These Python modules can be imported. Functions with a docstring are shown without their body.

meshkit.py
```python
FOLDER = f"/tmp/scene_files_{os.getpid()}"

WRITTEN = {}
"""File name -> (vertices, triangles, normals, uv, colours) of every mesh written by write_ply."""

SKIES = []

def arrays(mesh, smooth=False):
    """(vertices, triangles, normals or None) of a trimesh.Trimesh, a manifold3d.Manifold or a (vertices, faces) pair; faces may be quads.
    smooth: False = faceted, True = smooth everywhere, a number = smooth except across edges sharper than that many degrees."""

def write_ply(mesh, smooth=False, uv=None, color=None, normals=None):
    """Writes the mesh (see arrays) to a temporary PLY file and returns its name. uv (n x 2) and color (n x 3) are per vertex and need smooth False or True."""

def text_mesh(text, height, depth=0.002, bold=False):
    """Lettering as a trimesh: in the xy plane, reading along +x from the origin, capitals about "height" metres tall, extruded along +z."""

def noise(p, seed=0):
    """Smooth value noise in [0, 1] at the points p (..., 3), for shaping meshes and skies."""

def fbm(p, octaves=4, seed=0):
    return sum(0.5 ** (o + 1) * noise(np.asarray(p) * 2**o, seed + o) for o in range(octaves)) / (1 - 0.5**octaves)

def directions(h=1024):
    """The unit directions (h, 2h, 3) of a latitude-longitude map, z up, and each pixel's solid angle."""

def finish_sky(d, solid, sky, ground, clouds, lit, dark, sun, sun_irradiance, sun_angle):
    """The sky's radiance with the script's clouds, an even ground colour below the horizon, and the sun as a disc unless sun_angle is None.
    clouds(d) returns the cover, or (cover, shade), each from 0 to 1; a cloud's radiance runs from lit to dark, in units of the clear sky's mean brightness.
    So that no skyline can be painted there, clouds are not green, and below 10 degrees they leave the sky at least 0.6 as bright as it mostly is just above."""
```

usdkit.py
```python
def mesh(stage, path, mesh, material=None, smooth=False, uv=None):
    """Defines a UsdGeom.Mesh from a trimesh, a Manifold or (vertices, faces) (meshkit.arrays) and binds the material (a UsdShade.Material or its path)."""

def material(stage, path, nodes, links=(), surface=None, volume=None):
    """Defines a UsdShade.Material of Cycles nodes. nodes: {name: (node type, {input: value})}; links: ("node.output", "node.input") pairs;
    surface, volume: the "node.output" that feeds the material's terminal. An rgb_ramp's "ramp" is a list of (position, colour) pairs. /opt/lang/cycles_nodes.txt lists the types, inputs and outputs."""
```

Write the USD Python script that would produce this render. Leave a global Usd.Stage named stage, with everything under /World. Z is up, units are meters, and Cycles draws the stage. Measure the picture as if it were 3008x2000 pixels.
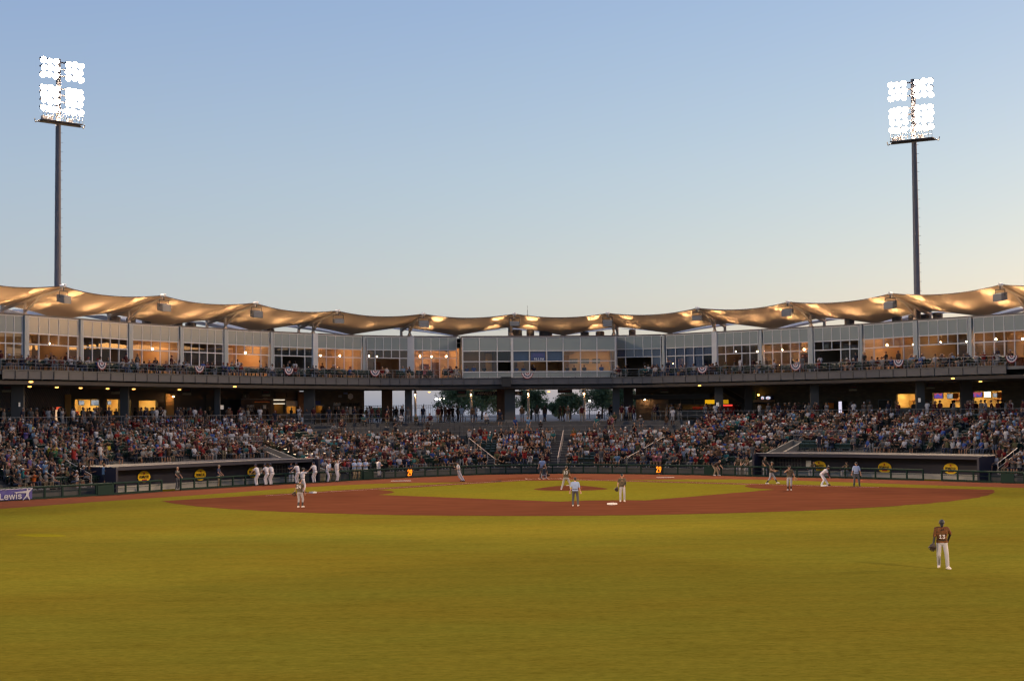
import math, random
import numpy as np, trimesh, usdkit, meshkit
import manifold3d as m3
from shapely.geometry import Polygon, LineString, Point, MultiPolygon
from shapely.ops import unary_union
from shapely import affinity
from pxr import Usd, UsdGeom, UsdLux, UsdShade, Gf, Sdf, Vt

random.seed(7)
RNG = np.random.default_rng(11)
stage = Usd.Stage.CreateInMemory()
UsdGeom.SetStageUpAxis(stage, 'Z')
UsdGeom.Xform.Define(stage, '/World')

# ---------------------------------------------------------------- camera, sky, exposure
FPX, EYE, TILT, ROLL = 4676.9, 5.844, 0.0444, -0.0088
EXPOSURE = 0.815
SUN_EL, SUN_ROT = 0.06, 1.02
cam = UsdGeom.Camera.Define(stage, '/World/camera')
cam.CreateHorizontalApertureAttr(23.5)
cam.CreateFocalLengthAttr(FPX / 3008 * 23.5)
cam.CreateClippingRangeAttr((0.5, 5000))
cam.CreateExposureAttr(EXPOSURE)
cam.CreateFStopAttr(4.0)
cam.CreateFocusDistanceAttr(15.0)
_c, _s, _ct, _st = math.cos(ROLL), math.sin(ROLL), math.cos(TILT), math.sin(TILT)
FW = np.array([0, _ct, _st]); _up = np.array([0, -_st, _ct]); _r = np.array([1., 0, 0])
RX = _c * _r + _s * _up; UX = -_s * _r + _c * _up
cam.AddTransformOp().Set(Gf.Matrix4d(*RX, 0, *UX, 0, *(-FW), 0, 0, 0, EYE, 1))

sky = UsdLux.DomeLight.Define(stage, '/World/sky')
_sm = usdkit.material(stage, '/World/Looks/sky', {
    's': ('sky_texture', dict(sky_type='single_scattering', sun_disc=False, sun_elevation=SUN_EL, sun_rotation=SUN_ROT, air_density=1.0, aerosol_density=1.35, ozone_density=3.0, altitude=300.)),
    'x': ('mix_color', dict(blend_type='multiply', fac=1.0, b=(1.20, .909, .568), use_clamp=False)),
    'y': ('mix_color', dict(blend_type='add', fac=1.0, use_clamp=False)),
    'g': ('geometry', {}), 'q': ('separate_xyz', {}),      # pale evening haze, thinning with height
    'r': ('rgb_ramp', {'ramp': [(0., (.27, .80, 1.40)), (.0083, (.29, .83, 1.44)), (.068, (.90, .99, 1.55)), (.085, (.92, .99, 1.58)), (.148, (.87, .97, 1.62)), (.247, (.65, .81, 1.63)), (.6, (.36, .50, 1.15)), (1., (.28, .42, 1.0))]}),
    'b': ('background_shader', dict(strength=0.15))},
    [('s.color', 'x.a'), ('x.result', 'y.a'), ('g.position', 'q.vector'), ('q.z', 'r.fac'), ('r.color', 'y.b'), ('y.result', 'b.color')], surface='b.background')
UsdShade.MaterialBindingAPI.Apply(sky.GetPrim()).Bind(_sm)
sky.GetPrim().SetCustomDataByKey('kind', 'structure')
sky.GetPrim().SetCustomDataByKey('label', 'clear dusk sky, blue above and pale cream over the roofs')
sky.GetPrim().SetCustomDataByKey('category', 'sky')

# ---------------------------------------------------------------- helpers
_names = {}
def free(parent, name):
    k = _names.get((parent, name), 0)
    _names[(parent, name)] = k + 1
    return f'{parent}/{name}' if k == 0 else f'{parent}/{name}_{k:03d}'

def pth(parent):
    return '/World' if parent is None else (parent if isinstance(parent, str) else str(parent.GetPath()))

def tag(p, label=None, cat=None, group=None, kind=None):
    for k, v in (('label', label), ('category', cat), ('group', group), ('kind', kind)):
        if v: p.SetCustomDataByKey(k, v)
    return p

def thing(name, label, cat, loc=(0, 0, 0), rz=0., group=None, kind=None, parent=None):
    x = UsdGeom.Xform.Define(stage, free(pth(parent), name))
    x.AddTranslateOp().Set(Gf.Vec3d(*map(float, loc)))
    x.AddRotateZOp().Set(float(math.degrees(rz)))
    return tag(x.GetPrim(), label, cat, group, kind)

def copy_of(src, loc, rz, label, group=None):
    cd = src.GetCustomData()
    x = UsdGeom.Xform.Define(stage, free('/World', src.GetName()))
    x.AddTranslateOp().Set(Gf.Vec3d(*map(float, loc)))
    x.AddRotateZOp().Set(float(math.degrees(rz)))
    p = x.GetPrim()
    p.GetReferences().AddInternalReference(src.GetPath())
    p.SetInstanceable(True)
    return tag(p, label, cd['category'], group or cd.get('group'))

def mesh(name, geo, m, parent=None, smooth=False, label=None, cat=None, group=None, kind=None, loc=None, rz=None):
    if isinstance(geo, MB): geo = geo.geo()
    g = usdkit.mesh(stage, free(pth(parent), name), geo, m, smooth=smooth)
    if loc is not None: g.AddTranslateOp().Set(Gf.Vec3d(*map(float, loc)))
    if rz is not None: g.AddRotateZOp().Set(float(math.degrees(rz)))
    return tag(g.GetPrim(), label, cat, group, kind)

class MB:
    def __init__(self): self.v, self.f, self.n = [], [], 0
    def add(self, v, f):
        v = np.asarray(v, float); f = np.asarray(f, int)
        if f.shape[1] == 4: f = np.vstack([f[:, [0, 1, 2]], f[:, [0, 2, 3]]])
        self.v.append(v); self.f.append(f + self.n); self.n += len(v)
        return self
    def tm(self, t): return self.add(t.vertices, t.faces)
    def geo(self): return np.vstack(self.v), np.vstack(self.f)
    def box(self, c, s, rz=0., ch=0.):
        x, y, z = np.array(s, float) / 2
        v = np.array([[-x, -y, -z], [x, -y, -z], [x, y, -z], [-x, y, -z], [-x, -y, z], [x, -y, z], [x, y, z], [-x, y, z]])
        f = [[0, 3, 2, 1], [4, 5, 6, 7], [0, 1, 5, 4], [1, 2, 6, 5], [2, 3, 7, 6], [3, 0, 4, 7]]
        return self.add(rotz(v, rz) + np.asarray(c, float), f)
    def span(self, a, b, z0, z1, th, off=0.):
        """wall box from plan point a to b, thickness th, centred off to the left of a->b"""
        a, b = np.asarray(a, float)[:2], np.asarray(b, float)[:2]
        d = b - a; L = np.linalg.norm(d); d = d / L; n = np.array([-d[1], d[0]])
        c = (a + b) / 2 + n * off
        return self.box((c[0], c[1], (z0 + z1) / 2), (L, th, z1 - z0), math.atan2(d[1], d[0]))
    def tube(self, p0, p1, r0, r1=None, n=8, cap=True):
        r1 = r0 if r1 is None else r1
        p0, p1 = np.asarray(p0, float), np.asarray(p1, float)
        d = p1 - p0; d = d / (np.linalg.norm(d) + 1e-12)
        a = np.cross(d, [0, 0, 1.] if abs(d[2]) < .9 else [1., 0, 0]); a /= np.linalg.norm(a); b = np.cross(d, a)
        t = np.linspace(0, 2 * np.pi, n, endpoint=False)
        ring = np.cos(t)[:, None] * a + np.sin(t)[:, None] * b
        v = np.vstack([p0 + ring * r0, p1 + ring * r1, [p0], [p1]])
        i = np.arange(n); j = (i + 1) % n
        f = np.vstack([np.stack([i, i + n, j], 1), np.stack([j, i + n, j + n], 1)])
        if cap: f = np.vstack([f, np.stack([np.full(n, 2 * n), i, j], 1), np.stack([np.full(n, 2 * n + 1), j + n, i + n], 1)])
        return self.add(v, f)
    def path(self, pts, r, n=6):
        for a, b in zip(pts[:-1], pts[1:]): self.tube(a, b, r, r, n)
        return self
    def ball(self, c, r, sub=1):
        t = trimesh.creation.icosphere(sub, 1.)
        return self.add(t.vertices * np.asarray(r, float) + np.asarray(c, float), t.faces)
    def prism(self, poly, z0, z1):
        for g in getattr(poly, 'geoms', [poly]):
            if g.is_empty or g.area < 1e-6: continue
            t = trimesh.creation.extrude_polygon(g, z1 - z0, engine='earcut')
            self.add(np.asarray(t.vertices) + [0, 0, z0], t.faces)
        return self
    def sheet(self, poly, z):
        for g in getattr(poly, 'geoms', [poly]):
            if g.is_empty or g.area < 1e-6: continue
            v, f = trimesh.creation.triangulate_polygon(g, engine='earcut')
            v3 = np.column_stack([v, np.full(len(v), z)])
            f = np.asarray(f)
            n = np.cross(v3[f[:, 1]] - v3[f[:, 0]], v3[f[:, 2]] - v3[f[:, 0]])[:, 2]
            f[n < 0] = f[n < 0][:, ::-1]
            self.add(v3, f)
        return self
    def quad(self, a, b, c, d): return self.add([a, b, c, d], [[0, 1, 2, 3]])

def rotz(v, a):
    c, s = math.cos(a), math.sin(a)
    v = np.asarray(v, float)
    out = v.copy(); out[..., 0] = c * v[..., 0] - s * v[..., 1]; out[..., 1] = s * v[..., 0] + c * v[..., 1]
    return out

def ray(u, v):
    """direction through a pixel of the 3008 x 2000 photograph"""
    return FW + (u - 1504) / FPX * RX - (v - 1000) / FPX * UX
def at(u, v, z=0.):
    d = ray(u, v); return np.array([0, 0, EYE]) + d * (z - EYE) / d[2]
def atY(u, v, Y):
    d = ray(u, v); return np.array([0, 0, EYE]) + d * Y / d[1]
def pix(P):
    P = np.asarray(P, float) - [0, 0, EYE]; w = P @ FW
    return 1504 + FPX * (P @ RX) / w, 1000 - FPX * (P @ UX) / w

HOME = np.array([2.634, 137.811]); _phi = .0904
CV = np.array([math.sin(_phi), -math.cos(_phi)]); SV = np.array([-CV[1], CV[0]])
def FWD(b, l):
    """plan point b metres behind home plate and l metres to the right (third base side) seen from centre field"""
    return HOME - CV * b + SV * l
def fieldco(q):
    d = np.asarray(q)[:2] - HOME; return -d @ CV, d @ SV
E1 = (CV - SV) / math.sqrt(2); E3 = (CV + SV) / math.sqrt(2)     # towards first and third base
def AB(a, b): return HOME + E1 * a + E3 * b
MOUND = HOME + CV * 18.44
def yaw_to(p, q):
    """rotation about z that turns local -y... +y axis of a figure (its front) from p towards q"""
    d = np.asarray(q)[:2] - np.asarray(p)[:2]; return math.atan2(-d[0], d[1])

# ---------------------------------------------------------------- materials
def mat(name, col, rough=.65, var=0., scale=3., metal=0., spec=None, bump=0., bscale=40., stretch=None, col2=None):
    n = {'p': ('principled_bsdf', dict(base_color=col, roughness=rough, metallic=metal))}
    if spec is not None: n['p'][1]['specular_ior_level'] = spec
    L = []
    if var or col2 or bump:
        n['g'] = ('geometry', {})
        src = 'g.position'
        if stretch:
            n['m'] = ('mapping', dict(scale=stretch)); L.append(('g.position', 'm.vector')); src = 'm.vector'
    if var or col2:
        a = np.array(col); lo, hi = (a * (1 - var), a * (1 + var)) if col2 is None else (a, np.array(col2))
        n['t'] = ('noise_texture', dict(scale=scale, detail=5., roughness=.6))
        n['r'] = ('rgb_ramp', {'ramp': [(.3, tuple(lo)), (.7, tuple(hi))]})
        L += [(src, 't.vector'), ('t.fac', 'r.fac'), ('r.color', 'p.base_color')]
    if bump:
        n['bt'] = ('noise_texture', dict(scale=bscale, detail=3.))
        n['bb'] = ('bump', dict(strength=bump, distance=.05))
        L += [(src, 'bt.vector'), ('bt.fac', 'bb.height'), ('bb.normal', 'p.normal')]
    return usdkit.material(stage, '/World/Looks/' + name, n, L, surface='p.BSDF')
def glow(name, col, strength):
    name = name.replace('-', 'm').replace('.', '_')
    return usdkit.material(stage, '/World/Looks/' + name, {'e': ('emission', dict(color=col, strength=strength))}, surface='e.emission')

M = {}
def grass_mat(name, c, blotch=.19):
    c = np.array(c)
    return usdkit.material(stage, '/World/Looks/' + name, {
        'g': ('geometry', {}),
        'm1': ('mapping', dict(scale=(.05, .09, .05))), 'n1': ('noise_texture', dict(scale=1., detail=4., roughness=.65)),
        'm2': ('mapping', dict(scale=(.35, 1.1, 1.))), 'n2': ('noise_texture', dict(scale=1., detail=6., roughness=.7)),
        'm3': ('mapping', dict(scale=(3., 5., 1.))), 'n3': ('noise_texture', dict(scale=1., detail=6., roughness=.8)),
        'r1': ('rgb_ramp', {'ramp': [(.3, tuple(c * np.array([1.06, .95, .9]))), (.7, tuple(c * np.array([.94, 1.05, 1.05])))]}),
        'r2': ('rgb_ramp', {'ramp': [(.25, (1 - blotch,) * 3), (.5, (1., 1., 1.)), (.8, (1 + blotch * .8, 1 + blotch * .7, 1 + blotch))]}),
        'r3': ('rgb_ramp', {'ramp': [(.2, (.55,) * 3), (.5, (1.,) * 3), (.8, (1.4,) * 3)]}),
        'x': ('mix_color', dict(blend_type='multiply', fac=1., use_clamp=False, use_clamp_result=False)),
        'y': ('mix_color', dict(blend_type='multiply', fac=1., use_clamp=False, use_clamp_result=False)),
        'b': ('bump', dict(strength=.5, distance=.04)),
        'p': ('principled_bsdf', dict(roughness=1., specular_ior_level=0.))},
        [('g.position', 'm1.vector'), ('m1.vector', 'n1.vector'), ('n1.fac', 'r1.fac'), ('g.position', 'm2.vector'), ('m2.vector', 'n2.vector'), ('n2.fac', 'r2.fac'),
         ('g.position', 'm3.vector'), ('m3.vector', 'n3.vector'), ('n3.fac', 'r3.fac'), ('r1.color', 'x.a'), ('r2.color', 'x.b'), ('x.result', 'y.a'), ('r3.color', 'y.b'),
         ('y.result', 'p.base_color'), ('n3.fac', 'b.height'), ('b.normal', 'p.normal')], surface='p.BSDF')
M['grass'] = grass_mat('grass', (.165, .142, .017))
M['grass2'] = grass_mat('infield_grass', (.17, .152, .016), .16)
M['grass_strip'] = M['grass2']
M['dirt'] = mat('dirt', (.142, .049, .025), 1., .16, 1.2, stretch=(.25, .8, 1.), bump=.3, bscale=9., spec=0.)
M['track'] = mat('warning_track_clay', (.165, .060, .034), 1., .1, .6, stretch=(.3, 1., 1.), bump=.3, bscale=9., spec=0.)
M['clay'] = mat('mound_clay', (.125, .042, .022), 1., .12, 1., spec=0.)
M['chalk'] = mat('chalk', (.55, .40, .33), 1., .25, 1.5, spec=0.)
M['rubber'] = mat('white_rubber', (.75, .72, .68), .5)
M['conc'] = mat('concrete', (.15, .15, .15), .85, .12, .7)
M['conc_l'] = mat('pale_concrete', (.30, .29, .28), .85, .1, .8)
M['conc_d'] = mat('dark_concrete', (.07, .07, .073), .85, .15, .7)
M['rail'] = mat('green_rail_paint', (.010, .030, .022), .75, spec=.2)
M['navy'] = mat('navy_paint', (.012, .013, .03), .5, .1, 1.)
M['fascia'] = mat('slate_fascia', (.062, .065, .08), .5, .06, 2.)
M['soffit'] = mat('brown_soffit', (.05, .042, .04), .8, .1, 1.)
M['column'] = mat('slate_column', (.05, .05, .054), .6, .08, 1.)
M['panel'] = mat('grey_spandrel_glass', (.20, .235, .24), .22, .05, .25, spec=.6)
M['alum'] = mat('pale_aluminium', (.44, .45, .48), .45, .05, 2.)
M['pilaster'] = mat('grey_pilaster', (.27, .30, .32), .5, .05, 2.)
M['coping'] = mat('dark_coping', (.10, .085, .085), .6)
M['steel'] = mat('galvanised_steel', (.17, .175, .19), .5, .05, 2., metal=.2)
M['dsteel'] = mat('dark_steel', (.05, .05, .055), .45)
M['pole'] = mat('weathered_pole', (.075, .08, .11), .5, .1, 1.)
M['mast'] = mat('cream_mast_paint', (.55, .47, .42), .5, .04, 2.)
M['white'] = mat('white_metal', (.72, .72, .74), .4, .04, 2.)
M['speaker'] = mat('grey_cabinet', (.17, .18, .195), .5, .05, 4.)
M['black'] = mat('black_plastic', (.012, .012, .014), .5)
M['seat'] = mat('dark_green_seat', (.010, .024, .020), .22, spec=.7)
M['stone'] = usdkit.material(stage, '/World/Looks/tan_stone', {
    'g': ('geometry', {}), 'm': ('mapping', dict(scale=(1., 1., 1.), rotation=(math.pi / 2, 0, 0))),
    'k': ('brick_texture', dict(color1=(.17, .14, .105), color2=(.115, .095, .075), mortar=(.09, .08, .07), scale=1.6, mortar_size=.012)),
    'p': ('principled_bsdf', dict(roughness=.85))}, [('g.position', 'm.vector'), ('m.vector', 'k.vector'), ('k.color', 'p.base_color')], surface='p.BSDF')
M['ribbed'] = usdkit.material(stage, '/World/Looks/ribbed_metal', {
    'w': ('wave_texture', dict(wave_type='bands', bands_direction='diagonal', scale=1.6, distortion=0.)), 'g': ('geometry', {}),
    'b': ('bump', dict(strength=.6, distance=.05)), 'p': ('principled_bsdf', dict(base_color=(.085, .10, .13), roughness=.45))},
    [('g.position', 'w.vector'), ('w.fac', 'b.height'), ('b.normal', 'p.normal')], surface='p.BSDF')
M['brick'] = mat('brown_brick', (.16, .085, .055), .85, .2, 6.)
M['tan'] = mat('ochre_render', (.42, .26, .10), .8, .08, 1.)
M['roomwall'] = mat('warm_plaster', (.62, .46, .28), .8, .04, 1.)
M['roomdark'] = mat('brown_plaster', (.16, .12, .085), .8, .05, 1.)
M['blind'] = mat('navy_blind', (.02, .055, .14), .6, .1, 2.)
M['roomfloor'] = mat('brown_carpet', (.06, .045, .04), .9, .1, 3.)
M['boothwall'] = mat('cream_booth_wall', (.68, .55, .32), .7, .03, 1.)
M['sail'] = usdkit.material(stage, '/World/Looks/sail_fabric', {
    'p': ('principled_bsdf', dict(base_color=(.70, .545, .41), roughness=1., specular_ior_level=0.)), 't': ('translucent_bsdf', dict(color=(.42, .36, .30))),
    'x': ('mix_closure', dict(fac=.28))}, [('p.BSDF', 'x.closure1'), ('t.BSDF', 'x.closure2')], surface='x.closure')
M['sail2'] = usdkit.material(stage, '/World/Looks/pale_sail_fabric', {
    'p': ('principled_bsdf', dict(base_color=(.72, .72, .74), roughness=.7, specular_ior_level=.2)), 't': ('translucent_bsdf', dict(color=(.6, .6, .64))),
    'x': ('mix_closure', dict(fac=.4))}, [('p.BSDF', 'x.closure1'), ('t.BSDF', 'x.closure2')], surface='x.closure')
M['glass'] = usdkit.material(stage, '/World/Looks/window_glass', {
    'f': ('layer_weight', dict(blend=.5)), 'r': ('rgb_ramp', {'ramp': [(0., (.035,) * 3), (.55, (.07,) * 3), (.8, (.18,) * 3), (1., (.9,) * 3)]}), 't': ('transparent_bsdf', dict(color=(.90, .92, .93))), 'g': ('glossy_bsdf', dict(color=(.9, .93, 1.), roughness=0.)),
    'x': ('mix_closure', {})}, [('f.facing', 'r.fac'), ('r.color', 'x.fac'), ('t.BSDF', 'x.closure1'), ('g.BSDF', 'x.closure2')], surface='x.closure')
M['yellow'] = mat('yellow_sign_paint', (.88, .58, .015), .6)
M['redp'] = mat('red_paint', (.38, .015, .012), .45)
M['whitep'] = mat('white_paint', (.78, .77, .76), .5)
M['blackp'] = mat('black_paint', (.012, .012, .014), .5)
M['bluep'] = mat('blue_paint', (.035, .05, .22), .5)
M['purple'] = mat('purple_vinyl', (.06, .05, .25), .5, .1, 3.)
M['orange'] = mat('orange_print', (.75, .20, .02), .5)
M['bred'] = mat('bunting_red', (.22, .015, .025), .8)
M['bblue'] = mat('bunting_blue', (.02, .028, .10), .8)
M['bwhite'] = mat('bunting_white', (.52, .50, .53), .8)
M['bark'] = mat('bark', (.06, .045, .035), .9, .2, 8.)
M['leaf'] = usdkit.material(stage, '/World/Looks/leaf', {
    'o': ('geometry', {}), 'n': ('noise_texture', dict(scale=.7, detail=3.)),
    'r': ('rgb_ramp', {'ramp': [(.3, (.05, .075, .04)), (.7, (.10, .15, .07))]}),
    'p': ('principled_bsdf', dict(roughness=.6)), 't': ('translucent_bsdf', dict(color=(.06, .10, .03))), 'x': ('mix_closure', dict(fac=.3))},
    [('o.position', 'n.vector'), ('n.fac', 'r.fac'), ('r.color', 'p.base_color'), ('p.BSDF', 'x.closure1'), ('t.BSDF', 'x.closure2')], surface='x.closure')
M['cloth'] = usdkit.material(stage, '/World/Looks/dyed_cloth_and_skin', {
    'a': ('attribute', dict(attribute='tint')), 'p': ('principled_bsdf', dict(roughness=.85, specular_ior_level=.2))}, [('a.color', 'p.base_color')], surface='p.BSDF')
FLOOD = (1.0, .70, .42)
M['lamp'] = glow('floodlight_glow', FLOOD, 800.)
M['lamp_far'] = glow('aimed_floodlight_glow', FLOOD, 3.)
M['warm'] = glow('warm_bulb', (1., .50, .20), 120.)
M['can'] = glow('soffit_can_glow', (1., .45, .10), 2.2)
M['amber'] = glow('amber_digits', (1., .22, .01), 1.5)
M['cool'] = glow('street_lamp_glow', (1., .9, .65), 25.)
# ---------------------------------------------------------------- the playing field
def poly_w(pts): return Polygon([tuple(p[:2]) for p in pts])
def spline(pts, n):
    from scipy.interpolate import PchipInterpolator, CubicSpline
    p = np.array(pts, float); d = np.r_[0, np.cumsum(np.linalg.norm(np.diff(p, axis=0), axis=1))]
    return CubicSpline(d, p)(np.linspace(0, d[-1], n))

_wl = [(0, 10.8), (3.2, 10.75), (6.2, 9.4), (9, 7.5), (12, 5.3), (15.5, 2.3), (18.8, -1.3), (23.2, -4.9), (27.2, -9.6), (30.3, -13.4), (33.8, -18.2), (38.3, -23.0), (44, -29.), (52, -37.), (62, -47.)]
WALL = spline([FWD(b, -l) for l, b in _wl[::-1]] + [FWD(b, l) for l, b in _wl[1:]], 601)     # field wall, left to right as seen from centre field
WL = LineString(WALL)
_wd = np.r_[0, np.cumsum(np.linalg.norm(np.diff(WALL, axis=0), axis=1))]
WLEN = _wd[-1]
def wall_pt(s): return np.array([np.interp(s, _wd, WALL[:, 0]), np.interp(s, _wd, WALL[:, 1])])
def wall_n(s):
    a, b = wall_pt(max(0, s - 3.5)), wall_pt(min(WLEN, s + 3.5)); d = (b - a) / np.linalg.norm(b - a)
    return np.array([-d[1], d[0]])
def wall_s(u):
    """arc position on the field wall under the photograph's column u"""
    f = [pix((*p, 0.))[0] for p in WALL]
    return float(np.interp(u, f, _wd))

mesh('outfield_grass', MB().quad((-420, -160, 0), (420, -160, 0), (420, 152, 0), (-420, 152, 0)), M['grass'], label='mown olive green outfield grass filling the foreground', cat='grass', kind='structure')
gp = MB()
_q = at(120, 1572)[:2]; gp.sheet(affinity.rotate(affinity.scale(Point(*_q).buffer(1, 24), .75, 1.5), 60), .004)
mesh('grass_patch', gp, grass_mat('lime_grass', (.20, .18, .012), .3), label='small lime green patch of fresh grass in left outfield', cat='grass', kind='structure')
_tr = [(0, -3.5), (6, -4.6), (11.7, -4.4), (17.8, -7.6), (21.1, -11.2), (24.5, -16.), (29.4, -22.4), (34, -28), (38.1, -33.8), (46, -42), (58, -54)]
TRACK_IN = spline([FWD(b, -l) for l, b in _tr[::-1]] + [FWD(b, l) for l, b in _tr[1:]], 200)
mesh('warning_track', MB().sheet(Polygon([tuple(p) for p in WALL] + [tuple(p) for p in TRACK_IN[::-1]]), .004), M['track'], label='red clay warning track along the field wall', cat='warning track', kind='structure')
B = 27.432
hp = Point(*HOME)
foul = Polygon([tuple(AB(-.1, -.1)), tuple(AB(90, -.1)), tuple(AB(90, 90)), tuple(AB(-.1, 90))])
dirt = Point(*MOUND).buffer(30.3, 96).intersection(Polygon([tuple(AB(-1.1, -1.1)), tuple(AB(90, -1.1)), tuple(AB(90, 90)), tuple(AB(-1.1, 90))]))
sq = Polygon([tuple(AB(.95, .95)), tuple(AB(26.5, .95)), tuple(AB(26.5, 26.5)), tuple(AB(.95, 26.5))])
grass_in = sq
for a, b, r in ((B, 0, 6.2), (0, B, 6.2), (B, B, 5.0)): grass_in = grass_in.difference(Point(*AB(a, b)).buffer(r, 48))
grass_in = grass_in.difference(hp.buffer(3.96, 48))
home_circle = hp.buffer(4.2, 64)
dirt = dirt.union(home_circle)
def ragged(g, amp, seed):
    out = []
    for q in getattr(g, 'geoms', [g]):
        q = q.segmentize(.35); rings = []
        for r_ in [q.exterior, *q.interiors]:
            c = np.array(r_.coords)[:-1]; P3 = np.column_stack([c * 1.1, np.zeros(len(c))])
            rings.append(c + amp * np.column_stack([meshkit.fbm(P3, 3, seed) - .5, meshkit.fbm(P3, 3, seed + 5) - .5]) * 2)
        out.append(Polygon(rings[0], rings[1:]).buffer(0))
    return unary_union(out)
dirt = ragged(dirt, .16, 3); grass_in = ragged(grass_in, .14, 9)
mesh('infield_dirt', MB().sheet(dirt, .008), M['dirt'], label='reddish brown infield dirt around the bases', cat='dirt', kind='structure')
mesh('infield_grass', MB().sheet(grass_in, .012), M['grass2'], label='bright mown grass diamond inside the bases', cat='grass', kind='structure')
# the mound: a low clay dome
r = np.linspace(0, 2.75, 12); th = np.linspace(0, 2 * np.pi, 40, endpoint=False)
v = [(*MOUND, .27)]
for q in r[1:]:
    z = .014 + .255 * (1 - (q / 2.75) ** 2) ** 1.2
    v += [(MOUND[0] + q * math.cos(t), MOUND[1] + q * math.sin(t), z) for t in th]
f = [[0, 1 + i, 1 + (i + 1) % 40] for i in range(40)]
for k in range(10):
    o = 1 + 40 * k
    for i in range(40):
        j = (i + 1) % 40; f += [[o + i, o + 40 + i, o + j], [o + j, o + 40 + i, o + 40 + j]]
mesh('pitching_mound', (np.array(v), np.array(f)), M['clay'], smooth=True, label='low clay mound in the infield grass', cat='mound', kind='structure')
def strip(a, b, w): return LineString([tuple(a), tuple(b)]).buffer(w / 2, cap_style=2)
chalk = MB()
for e in (E1, E3):
    chalk.sheet(strip(HOME + e * 1.6, HOME + e * 31.6, .15), .0195)
box_l = MB()
for s in (-1, 1):
    cx = HOME + SV * s * .95
    rect = Polygon([tuple(cx + SV * i * .61 + CV * j * .91) for i, j in ((-1, -1), (1, -1), (1, 1), (-1, 1))])
    box_l.sheet(rect.difference(rect.buffer(-.10, join_style=2)), .0175)
mesh('foul_line', chalk, M['chalk'], label='pale chalk foul lines running from home plate past first and third base', cat='chalk line', kind='structure')
mesh('batters_box', box_l, M['chalk'], label='chalked batter boxes either side of home plate', cat='chalk line', kind='structure')

def base(name, q, z0, size, label, hgt=.09):
    h = size / 2
    p = Polygon([(-h, -h), (h, -h), (h, h), (-h, h)]).buffer(-.04).buffer(.04)
    b = MB().prism(p, 0, hgt)
    b.prism(p.buffer(-.03), hgt, hgt + .012)
    t = mesh(name, MB().add(*b.geo()), M['rubber'], label=label, cat='base', loc=(*q, z0), rz=math.atan2(E1[1], E1[0]))
base('base', AB(B - .2, .2), .009, .42, 'white first base bag at the feet of the player on the left')
base('base', AB(B - .05, B - .05), .009, .48, 'white second base bag on the dirt below the middle infielder')
base('base', AB(.2, B - .2), .009, .42, 'white third base bag under the crouching runner in white')
pl = Polygon([(-.215, 0), (-.215, .215), (.215, .215), (.215, 0), (0, -.215)])
mesh('home_plate', MB().prism(pl, 0, .012), M['rubber'], label='flat white five sided home plate between the chalked boxes', cat='base', loc=(*HOME, .012), rz=_phi)
mesh('pitching_rubber', MB().box((0, 0, .02), (.61, .15, .04)), M['rubber'], label='white pitching rubber on top of the clay mound', cat='base', loc=(*MOUND, .262), rz=_phi)
mesh('chalk_mat', MB().box((0, 0, .012), (1.7, .45, .02)), M['rubber'], label='long pale mat on the warning track below the left digital clock', cat='mat', loc=(*at(1178, 1412, .01)[:2], .006), rz=.1)
mesh('chalk_mat', MB().box((0, 0, .012), (1.5, .45, .02)), M['rubber'], label='long pale mat on the warning track below the right digital clock', cat='mat', loc=(*at(1955, 1402, .01)[:2], .006), rz=.1)
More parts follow.
